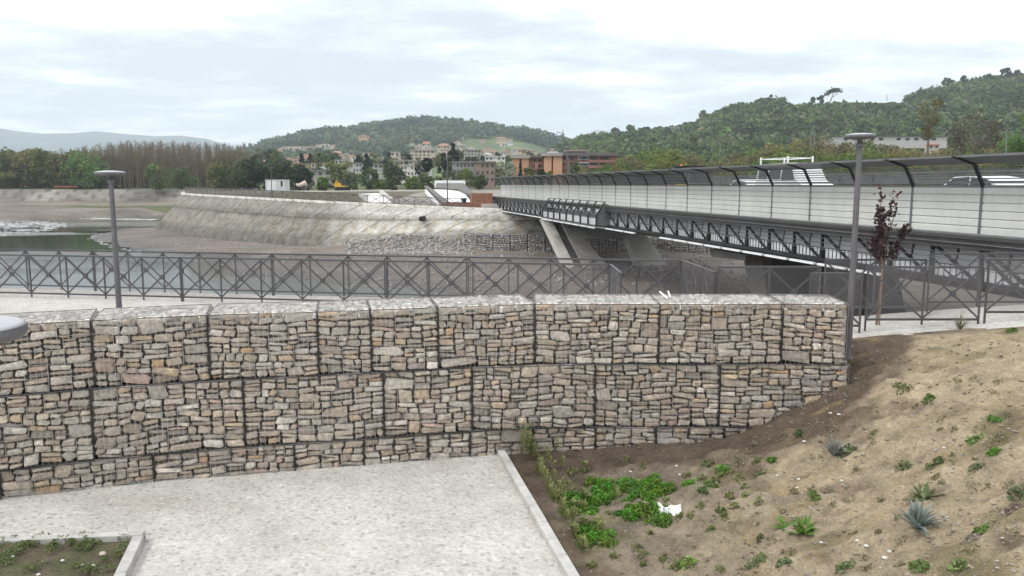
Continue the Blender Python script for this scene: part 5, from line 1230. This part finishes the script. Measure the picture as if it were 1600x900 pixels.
tag(ln.build('overhead_wire', M['lamp']), 'overhead wire strung between the railway masts', 'wire')

# ------------------------------------------------------------------ small plants on the slope
def blade_plant(name, label, cat, base, n, L, w, col, seed, spread=1.0, up=.5, seg=4, group=None, fold=.0, wavy=.0, tipcol=None):
    r_ = random.Random(seed); m = MB(); b0 = Vector(base)
    for i in range(n):
        a = 6.283 * i / n * 2.4 + r_.uniform(-.3, .3); l = L * r_.uniform(.65, 1.15); el = min(1.5, max(.08, up + r_.gauss(0, .32))) ; c = r_.uniform(.75, 1.25); cc_ = tuple(min(1, x * c) for x in col)
        d = Vector((math.cos(a), math.sin(a), 0)); sd = Vector((-d.y, d.x, 0)); pts = []; p = b0 + d * .015 * spread; e_ = el; ww = w * r_.uniform(.8, 1.2)
        for k in range(seg + 1):
            t = k / seg; wd_ = ww * (1 - t ** 1.8) * (.65 + t * .9 if t < .4 else 1) ; pts += [p - sd * wd_ / 2 + Vector((0, 0, fold * wd_)), p, p + sd * wd_ / 2 + Vector((0, 0, fold * wd_))]
            p = p + (d * math.cos(e_) + Vector((0, 0, math.sin(e_)))) * l / seg; e_ -= r_.uniform(.05, .3) * (1 - min(1, el / 1.7)) + wavy
        fs = []
        for k in range(seg):
            for j in (0, 1): x = k * 3 + j; fs.append((x, x + 1, x + 4, x + 3))
        m.add(pts, fs, cc_)
    return tag(m.build(name, M['leaf'], None, b0, colattr=True), label, cat, group)
def weedclump(name, label, base, R, h, col, seed, n=60, ls=.05, group=None, cat='plant'):
    r_ = np.random.default_rng(seed); a = r_.uniform(0, 6.283, n); rr = R * r_.uniform(0, 1, n) ** .6; z = h * r_.uniform(.1, 1, n) * (1 - .55 * (rr / R) ** 2)
    x = base[0] + np.cos(a) * rr; y = base[1] + np.sin(a) * rr * .8; g = S(x, y) if base[0] > kx(base[1]) else np.full(n, base[2]); c = np.stack([x - base[0], y - base[1], g + z - base[2]], 1)
    V, Fq, C = quads(c, ls * r_.uniform(.5, 1.5, n), np.array(col) * r_.uniform(.6, 1.4, (n, 1)), r_, asp=1.5)
    # stems
    o = npmesh(name, V, Fq, M['leaf'], C); o.location = base; return tag(o, label, cat, group)
AG = (.23, .27, .245)
p = on_slope(1432, 826); blade_plant('agave', 'large blue grey agave rosette in the lower slope', 'agave', p, 38, .34, .085, AG, 5, 1, .95, 5, fold=.25)
p = on_slope(1303, 712); blade_plant('agave', 'smaller grey green agave higher up the slope', 'agave', p, 40, .28, .05, (.22, .23, .20), 6, 1, 1.0, 5, fold=.25)
p = on_slope(1443, 778); blade_plant('broadleaf_weed', 'spreading green weed just above the large agave', 'weed', p, 22, .26, .06, (.08, .12, .04), 7, 1, .3, 4)
p = on_slope(1238, 826); 
for i in range(3):
    q = p + Vector((rnd.uniform(-.18, .18), rnd.uniform(-.2, .2), 0)); q.z = float(S(q.x, q.y)); blade_plant('broadleaf_weed', 'bright broad leaved weed in the clump left of the large agave', 'weed', q, 18, .22, .065, (.10, .19, .03), 9 + i, 1, .35, 4, 'broad leaved weeds left of the agave')
p = on_slope(1500, 514); blade_plant('grass_tuft', 'grey green grass tuft on the brow by the ramp fence', 'grass tuft', p, 60, .34, .012, (.16, .17, .10), 15, 1, .95, 4)
# bright green mat of weeds near the kerb
k_ = 0
for (px, py, w, h_, n_) in ((905, 790, 60, 22, 20), (960, 768, 110, 26, 40), (1005, 765, 50, 18, 16), (925, 840, 60, 26, 18), (1000, 802, 60, 20, 16), (1030, 815, 30, 10, 6)):
    for i in range(n_):
        q = on_slope(px + rnd.gauss(0, w / 3.2), py + rnd.gauss(0, h_ / 3)); weedclump('green_weed', 'bright green leafy weed in the lush patch beside the kerb', tuple(q), rnd.uniform(.06, .14), rnd.uniform(.04, .14), tuple(x * rnd.uniform(.65, 1.25) for x in (.12, .25, .04)), 500 + k_, 170, .023, 'bright green weeds in the patch beside the kerb'); k_ += 1
singles = [(1128, 737, 'vivid green weed on the dark soil, upper one', .13, (.08, .18, .03)), (1105, 728, 'dull green weed left of the vivid one on dark soil', .11, (.08, .12, .04)), (1112, 760, 'flat green weed under the vivid one', .12, (.10, .15, .04)), (1098, 768, 'tiny green weed at the edge of the dry soil', .08, (.08, .12, .04)), (1205, 722, 'bright small weed right of the dark soil', .08, (.09, .18, .03)), (1248, 678, 'small weed on the brown soil below the wall end', .07, (.07, .1, .04)), (1272, 775, 'small grassy weed in the middle of the dry slope', .09, (.10, .14, .04)), (1450, 625, 'green weed high on the slope, left one', .10, (.09, .14, .04)), (1412, 610, 'dull weed high on the slope below the fence', .12, (.12, .13, .06)), (1553, 658, 'green weed near the right edge, top one', .10, (.09, .16, .04)), (1522, 692, 'green weed near the right edge, middle one', .11, (.09, .16, .04)), (1553, 708, 'fresh green round weed near the right edge', .09, (.10, .20, .03)), (1580, 518, 'green tuft on the crest at the right edge', .11, (.08, .14, .03)), (1412, 728, 'low grey green weed in the centre of the slope', .09, (.12, .14, .07)), (1460, 728, 'dark low weed right of the centre', .12, (.07, .10, .04)), (1525, 732, 'sparse weed right of centre', .09, (.12, .13, .07)), (1590, 770, 'dark weed cut by the right edge', .11, (.08, .11, .05)), (1530, 833, 'weed in a hollow right of the large agave', .09, (.10, .16, .04)), (1180, 882, 'grey green weed at the bottom left of the slope', .13, (.10, .13, .06)), (1225, 882, 'thin weed near the bottom edge', .09, (.11, .14, .07)), (1320, 890, 'wide grassy weed at the bottom edge', .12, (.11, .15, .06)), (1435, 888, 'flat green weed at the bottom edge under the agave', .11, (.10, .15, .05)), (1495, 888, 'pale weed at the bottom edge right of the agave', .09, (.12, .16, .06)), (1070, 886, 'green weed on the flat soil at the bottom', .14, (.10, .17, .03)), (975, 805, 'green weed below the lush patch', .10, (.09, .15, .03)), (1126, 800, 'small weed right of the white rag', .08, (.1, .13, .05)), (1405, 605, 'dry tuft in the upper slope', .10, (.15, .15, .08)), (1515, 845, 'greyish dry plant in a hollow near the right', .10, (.20, .18, .15)), (1583, 800, 'reddish dry plant at the right edge', .10, (.17, .13, .11)), (1325, 705, 'dark creeping weed beside the smaller agave', .14, (.07, .10, .04))]
for i, (px, py, lab, R, c) in enumerate(singles):
    q = on_slope(px, py); weedclump('slope_weed', lab, tuple(q), R * .95, R * .7, tuple(x * 1.45 for x in c), 600 + i, 90, .028)
for i in range(70):                                                  # faint dry tufts
    q = on_slope(rnd.uniform(1150, 1598), rnd.uniform(560, 895)); weedclump('dry_weed', 'small dry grey green tuft scattered on the sandy slope', tuple(q), rnd.uniform(.04, .10), .05, (.24, .225, .13), 700 + i, 36, .020, 'small dry tufts on the sandy slope')
for i in range(50):
    q = on_slope(rnd.uniform(870, 1190), rnd.uniform(715, 895)); weedclump('low_weed', 'small dull weed on the flat soil below the wall', tuple(q), rnd.uniform(.04, .085), .06, (.18, .20, .08), 800 + i, 45, .024, 'small dull weeds on the flat soil')
# feathery stalks along the kerb
def stalk(base, h, seed):
    r_ = random.Random(seed); m = MB(); b0 = Vector(base); top = b0 + Vector((r_.uniform(-.06, .06), r_.uniform(-.06, .06), h)); m.tube(b0, top, .004, .002, 4, (.13, .12, .06))
    for i in range(34):
        t = r_.uniform(.2, 1); p = b0 + (top - b0) * t; a = r_.uniform(0, 6.3); l = .07 * (1.15 - t) + .03; q = p + Vector((math.cos(a) * l, math.sin(a) * l, l * .5)); s = Vector((-math.sin(a), math.cos(a), 0)) * .008
        c = r_.uniform(.7, 1.4); m.add([p, q - s, q + s * 1.4 + Vector((0, 0, .012))], [(0, 1, 2)], (.19 * c, .21 * c, .075 * c))
    return tag(m.build('tall_weed', M['leaf'], None, b0, colattr=True), 'thin feathery weed stalk growing along the kerb at the wall foot', 'weed', 'feathery weed stalks along the kerb')
for i in range(48):
    t = rnd.random() ** 1.2; px = 820 + 62 * t + abs(rnd.gauss(0, 34)); py = 722 + 120 * t + rnd.gauss(0, 14); q = on_slope(max(px, 800 + (py - 712) * .585 + 22), py); stalk(q, rnd.uniform(.12, .40) * (1 - .4 * t), 900 + i)
for i in range(9): q = on_slope(818 + rnd.uniform(-6, 14), 716 + rnd.uniform(-3, 6)); stalk(q, rnd.uniform(.4, .62), 1100 + i)
# planter weeds
for i in range(52):
    px = rnd.uniform(0, 205); py = 838 + abs(rnd.gauss(0, 14)) if rnd.random() < .6 else rnd.uniform(840, 898)
    if px > 150: py = rnd.uniform(838, 895)
    if px > 212 - (py - 830) * .45: continue
    q = G(px, py, -4.42); weedclump('planter_weed', 'small green weed in the kerbed planter bed', tuple(q), rnd.uniform(.05, .12), .06, (.14, .18, .07), 1200 + i, 70, .017, 'weeds in the kerbed planter bed')
# stones lying on the slope
def pebble(mb, c, s, r_, col):
    n = 7; vs = []; 
    for k, (rr, z) in enumerate(((.7, -.2), (1, .15), (.72, .5))):
        for i in range(n): a = 6.283 * i / n; f = rr * r_.uniform(.8, 1.15); vs.append((c[0] + math.cos(a) * s[0] * f, c[1] + math.sin(a) * s[1] * f, c[2] + z * s[2]))
    vs.append((c[0], c[1], c[2] + s[2] * .62)); fs = [(k * n + i, k * n + (i + 1) % n, (k + 1) * n + (i + 1) % n, (k + 1) * n + i) for k in range(2) for i in range(n)] + [(2 * n + i, 2 * n + (i + 1) % n, 3 * n) for i in range(n)]
    mb.add(vs, fs, col)
gm = MB(); rr_ = random.Random(4)
def scat(n, x0, x1, y0, y1, smin, smax):
    for _ in range(n):
        px, py = rr_.uniform(x0, x1), rr_.uniform(y0, y1); q = on_slope(px, py)
        if q.y > 14: continue
        s = smin + (smax - smin) * rr_.random() ** 4; g = rr_.uniform(.18, .38); pebble(gm, q, (s, s * rr_.uniform(.6, 1), s * .7), rr_, (g, g * .95, g * .87))
scat(1100, 1180, 1600, 520, 900, .006, .028); scat(700, 860, 1200, 700, 900, .005, .018); scat(110, 1235, 1360, 600, 700, .006, .022); scat(160, 1240, 1330, 560, 640, .008, .03)
tag(gm.build('slope_gravel', M['pebble'], colattr=True), 'loose gravel scattered over the sandy slope', 'gravel', kind='stuff')
ws = [(1214, 743), (1248, 749), (1245, 762), (1315, 751), (1283, 848), (1340, 845), (1353, 853), (1390, 862), (1382, 872), (1475, 700), (1118, 755), (1057, 728), (1062, 742), (1066, 657), (1076, 870), (1180, 648), (1190, 658), (1298, 646), (1311, 648), (1256, 690), (946, 762), (985, 737)]
for i, (px, py) in enumerate(ws):
    q = on_slope(px, py); m = MB(); s = rnd.uniform(.022, .04); pebble(m, q, (s, s * .8, s * .9), rnd, (.62, .60, .56)); tag(m.build('white_stone', M['pebble'], None, q, colattr=True), 'small whitish stone lying on the soil of the slope', 'stone', 'small whitish stones on the slope')
for i, (px, py, s) in enumerate(((1325, 560, .07), (1318, 566, .06), (1321, 573, .05), (1310, 580, .06), (1322, 548, .06), (1330, 541, .04), (1300, 590, .04))):
    q = on_slope(px, py); m = MB(); pebble(m, q, (s * 1.2, s, s), rnd, (.45, .42, .38)); tag(m.build('fallen_stone', M['pebble'], None, q, colattr=True), 'pale stone fallen at the right end of the gabion wall', 'stone', 'stones fallen at the wall end')
q = G(160, 866, -4.41); m = MB(); pebble(m, q, (.045, .04, .05), rnd, (.46, .42, .33)); tag(m.build('planter_stone', M['pebble'], None, q, colattr=True), 'largest tan stone in the kerbed planter bed', 'stone')
for i, (px, py) in enumerate(((127, 883), (146, 884), (20, 870), (60, 898), (98, 876))):
    q = G(px, py, -4.41); m = MB(); pebble(m, q, (.025, .02, .025), rnd, (.6, .58, .54)); tag(m.build('planter_stone', M['pebble'], None, q, colattr=True), 'small white stone in the kerbed planter bed', 'stone', 'small white stones in the planter bed')
clm = MB(); rr_ = random.Random(14)
for _ in range(2600):
    q = on_slope(rr_.uniform(900, 1600), rr_.uniform(520, 900))
    if q.y > 13.9: continue
    s = .008 + .03 * rr_.random() ** 5; g = rr_.uniform(.7, 1.15); cc = (.27, .215, .155) if q.x > 3.2 and q.y < 10.8 else (.14, .11, .08); pebble(clm, q - Vector((0, 0, s * .1)), (s, s * rr_.uniform(.6, 1.1), s * .7), rr_, tuple(x * g for x in cc))
tag(clm.build('soil_clods', M['pebble'], colattr=True), 'small clods of dry earth scattered over the slope', 'soil', kind='stuff')
stm = MB()
for _ in range(420):
    q = on_slope(rr_.uniform(880, 1600), rr_.uniform(600, 900)); a = rr_.uniform(0, 6.3); l = rr_.uniform(.03, .12); g = rr_.uniform(.6, 1.2)
    stm.tube(q + Vector((0, 0, .008)), q + Vector((math.cos(a) * l, math.sin(a) * l, rr_.uniform(.01, .06))), .0022, .0012, 3, (.24 * g, .19 * g, .12 * g))
tag(stm.build('dry_stems', M['pebble'], colattr=True), 'dead straw stems lying on the soil', 'dry stems', kind='stuff')
# white rag
q = on_slope(1047, 806); m = MB(); r_ = random.Random(2); nn = 9; vs = []
for j in range(nn):
    for i in range(nn):
        u, v = i / (nn - 1) - .5, j / (nn - 1) - .5; x = u * .30; y = v * .17 * (1 + .4 * math.sin(u * 9)); z = .035 + .03 * math.sin(u * 13 + 1) * math.cos(v * 11) + abs(u) * .07 + r_.uniform(-.008, .008) + v * .12
        vs.append((q.x + x, q.y + y, q.z + z))
m.add(vs, [(j * nn + i, j * nn + i + 1, (j + 1) * nn + i + 1, (j + 1) * nn + i) for j in range(nn - 1) for i in range(nn - 1)]); o = m.build('crumpled_sheet', M['white'], None, q); sd_ = o.modifiers.new('s', 'SOLIDIFY'); sd_.thickness = .003
tag(o, 'crumpled white plastic sheet lying beside the green weeds', 'litter')
# white sticks on top of the wall
for i, (a, b_, lab) in enumerate(((( 1031, 456), (1043, 466), 'left white stick poking out of the gabion top'), ((1044, 455), (1047, 464), 'right white stick poking out of the gabion top'))):
    A_ = P(*a, 13.4); B_ = P(*b_, 13.1); m = MB(); m.tube(B_, A_, .014, .014, 8); tag(m.build('white_stick', M['white'], None, B_), lab, 'stick')
# green plant growing through the near fence
q = P(826, 463, 17.2); q.z = -2.88; weedclump('fence_weed', 'green weed growing through the near fence above the wall', tuple(q), .22, .45, (.09, .11, .04), 1500, 90, .05)
# purple leaved sapling
b_ = P(1369, 505, 15.1); bz = float(e(b_.x)); q = Vector((b_.x, 15.1, bz)); tp = P(1378, 290, 15.1); H = tp.z - bz
sp = thing('plum_sapling', 'dark red leaved sapling tied to a stake behind the right lamp post', 'tree', tuple(q)); r_ = np.random.default_rng(8)
m = MB(); fork = q + Vector((.06, 0, H * .42)); m.tube(q - Vector((0, 0, .1)), fork, .022, .017, 8); brs = []
for i in range(18):
    a = r_.uniform(0, 6.283); hh = r_.uniform(.5, 1.0); end = q + Vector((math.cos(a) * .32 * (1.2 - hh * .8) + .1, math.sin(a) * .3, H * hh * (1 if i else 1))); m.tube(fork + Vector((0, 0, r_.uniform(0, .2))), end, .009, .003, 5); brs.append((fork, end))
end = P(1418, 352, 15.1); m.tube(fork + Vector((0, 0, .15)), end, .007, .003, 5); brs.append((fork + Vector((.1, 0, .15)), end)); brs.append((fork + (end - fork) * .5, end)); m.build('trunk', M['bark'], sp)
n = 820; c = []
for i in range(n):
    a, b2 = brs[r_.integers(0, len(brs))] if i > 60 else brs[-1]; t = r_.uniform(.45, 1.0); p = a + (b2 - a) * t; c.append((p.x + r_.normal(0, .035), p.y + r_.normal(0, .035), p.z + r_.normal(0, .035)))
c = np.array(c) - np.array(tuple(q)); cl = np.array([(.042, .024, .028)]) * r_.uniform(.6, 1.8, (n, 1)); top = c[:, 2] > H * .93; cl[top] = np.array([.10, .03, .035])
V, Fq, C = quads(c, r_.uniform(.035, .07, n), cl, r_, asp=1.5); npmesh('crown', V, Fq, M['leaf'], C, False, sp)
m = MB(); m.tube(q + Vector((.045, -.03, -.1)), q + Vector((.05, -.02, H * .44)), .017, .015, 8); tag(m.build('tree_stake', plain('wood_stake', (.22, .15, .095), .8), None, q), 'wooden stake tied to the red leaved sapling', 'stake')

# ------------------------------------------------------------------ world, light, haze, camera
wd = bpy.data.worlds.new('World'); scene.world = wd; wd.use_nodes = True; nt = wd.node_tree; bg = nt.nodes['Background']
sky = nt.nodes.new('ShaderNodeTexSky'); sky.sky_type = 'NISHITA'; sky.sun_disc = False
SUNEL, SUNAZ = math.radians(52), math.radians(-118)     # azimuth measured from +Y towards +X
sky.sun_elevation = SUNEL; sky.sun_rotation = SUNAZ; sky.air_density = 1.2; sky.dust_density = 2.5
tc = nt.nodes.new('ShaderNodeTexCoord'); spx = nt.nodes.new('ShaderNodeSeparateXYZ'); nt.links.new(tc.outputs['Generated'], spx.inputs[0])
def mth(op, a, b_=None, c_=None):
    n_ = nt.nodes.new('ShaderNodeMath'); n_.operation = op
    for i, v in enumerate((a, b_, c_)):
        if v is None: continue
        if hasattr(v, 'links'): nt.links.new(v, n_.inputs[i])
        else: n_.inputs[i].default_value = v
    return n_.outputs[0]
zz = mth('ADD', mth('MAXIMUM', spx.outputs[2], 0.0), .10)
cx = mth('DIVIDE', spx.outputs[0], zz); cy = mth('DIVIDE', spx.outputs[1], zz)
cv = nt.nodes.new('ShaderNodeCombineXYZ'); nt.links.new(cx, cv.inputs[0]); nt.links.new(cy, cv.inputs[1])
def wn(scale, det, off, sx=1.0):
    mp_ = nt.nodes.new('ShaderNodeMapping'); mp_.inputs['Location'].default_value = off; mp_.inputs['Scale'].default_value = (sx, 1, 1); nt.links.new(cv.outputs[0], mp_.inputs[0])
    return noise(nt, mp_.outputs[0], scale, det, .58)
n1 = wn(.55, 9, (3.1, 7.7, 0), .7); n2 = wn(1.9, 10, (1.2, 4.4, 3), .8)
nn_ = mth('ADD', mth('MULTIPLY', n1, .62), mth('MULTIPLY', n2, .38))
bk = ramp(nt, [(.0, .02), (.045, .01), (.085, -.0), (.5, .5)], spx.outputs[2]); e_ = bk.color_ramp.elements
for el_, (ps, vv) in zip(e_, ((.03, .56), (.085, .44), (.15, .44), (.20, .555))): el_.position = ps; el_.color = (vv, vv, vv, 1)
nn_ = mth('ADD', nn_, mth('SUBTRACT', mth('MULTIPLY', bk.outputs[0], .75), .375))
cr = ramp(nt, [(.41, (6.5, 7.1, 7.7)), (.465, (8.6, 9.1, 9.6)), (.50, (11.8, 12.0, 12.3)), (.545, (15, 15, 15))], nn_)
# clouds cover most of the clear sky
cl_ = mixc(nt, sky.outputs[0], cr.outputs[0], .93)
nt.links.new(cl_, bg.inputs[0]); bg.inputs[1].default_value = .09
sl = bpy.data.lights.new('sun', 'SUN'); sl.energy = 1.5; sl.angle = math.radians(14); sl.color = (1, .965, .91); so_ = bpy.data.objects.new('sun', sl); COL.objects.link(so_)
dv = Vector((math.sin(SUNAZ) * math.cos(SUNEL), math.cos(SUNAZ) * math.cos(SUNEL), math.sin(SUNEL))); so_.rotation_euler = dv.to_track_quat('Z', 'Y').to_euler()
if True:
    hz = MB(); hz.box((0, 4400, 340), (13000, 10400, 720)); m = bpy.data.materials.new('haze'); m.use_nodes = True; nt = m.node_tree; nt.nodes.remove(nt.nodes['Principled BSDF'])
    pv = nt.nodes.new('ShaderNodeVolumePrincipled'); pv.inputs['Color'].default_value = (.80, .90, 1, 1); pv.inputs['Density'].default_value = .00018; pv.inputs['Anisotropy'].default_value = .1
    nt.links.new(pv.outputs[0], nt.nodes['Material Output'].inputs['Volume']); o = hz.build('haze', m); tag(o, 'thin pale haze over the valley', 'haze', kind='stuff')
cam = bpy.data.cameras.new('camera'); cam.lens = F / 1600 * 36; cam.sensor_width = 36; cam.clip_end = 20000; cam.clip_start = .1
cob = bpy.data.objects.new('camera', cam); COL.objects.link(cob); cob.rotation_euler = (math.radians(90) - PITCH, 0, 0); scene.camera = cob
scene.view_settings.view_transform = 'Standard'; scene.view_settings.look = 'None'; scene.view_settings.exposure = .42; scene.view_settings.gamma = 1
cy_ = scene.cycles; cy_.use_denoising = True; cy_.max_bounces = 6; cy_.transparent_max_bounces = 16; cy_.volume_bounces = 1; cy_.diffuse_bounces = 3; cy_.caustics_reflective = False; cy_.caustics_refractive = False
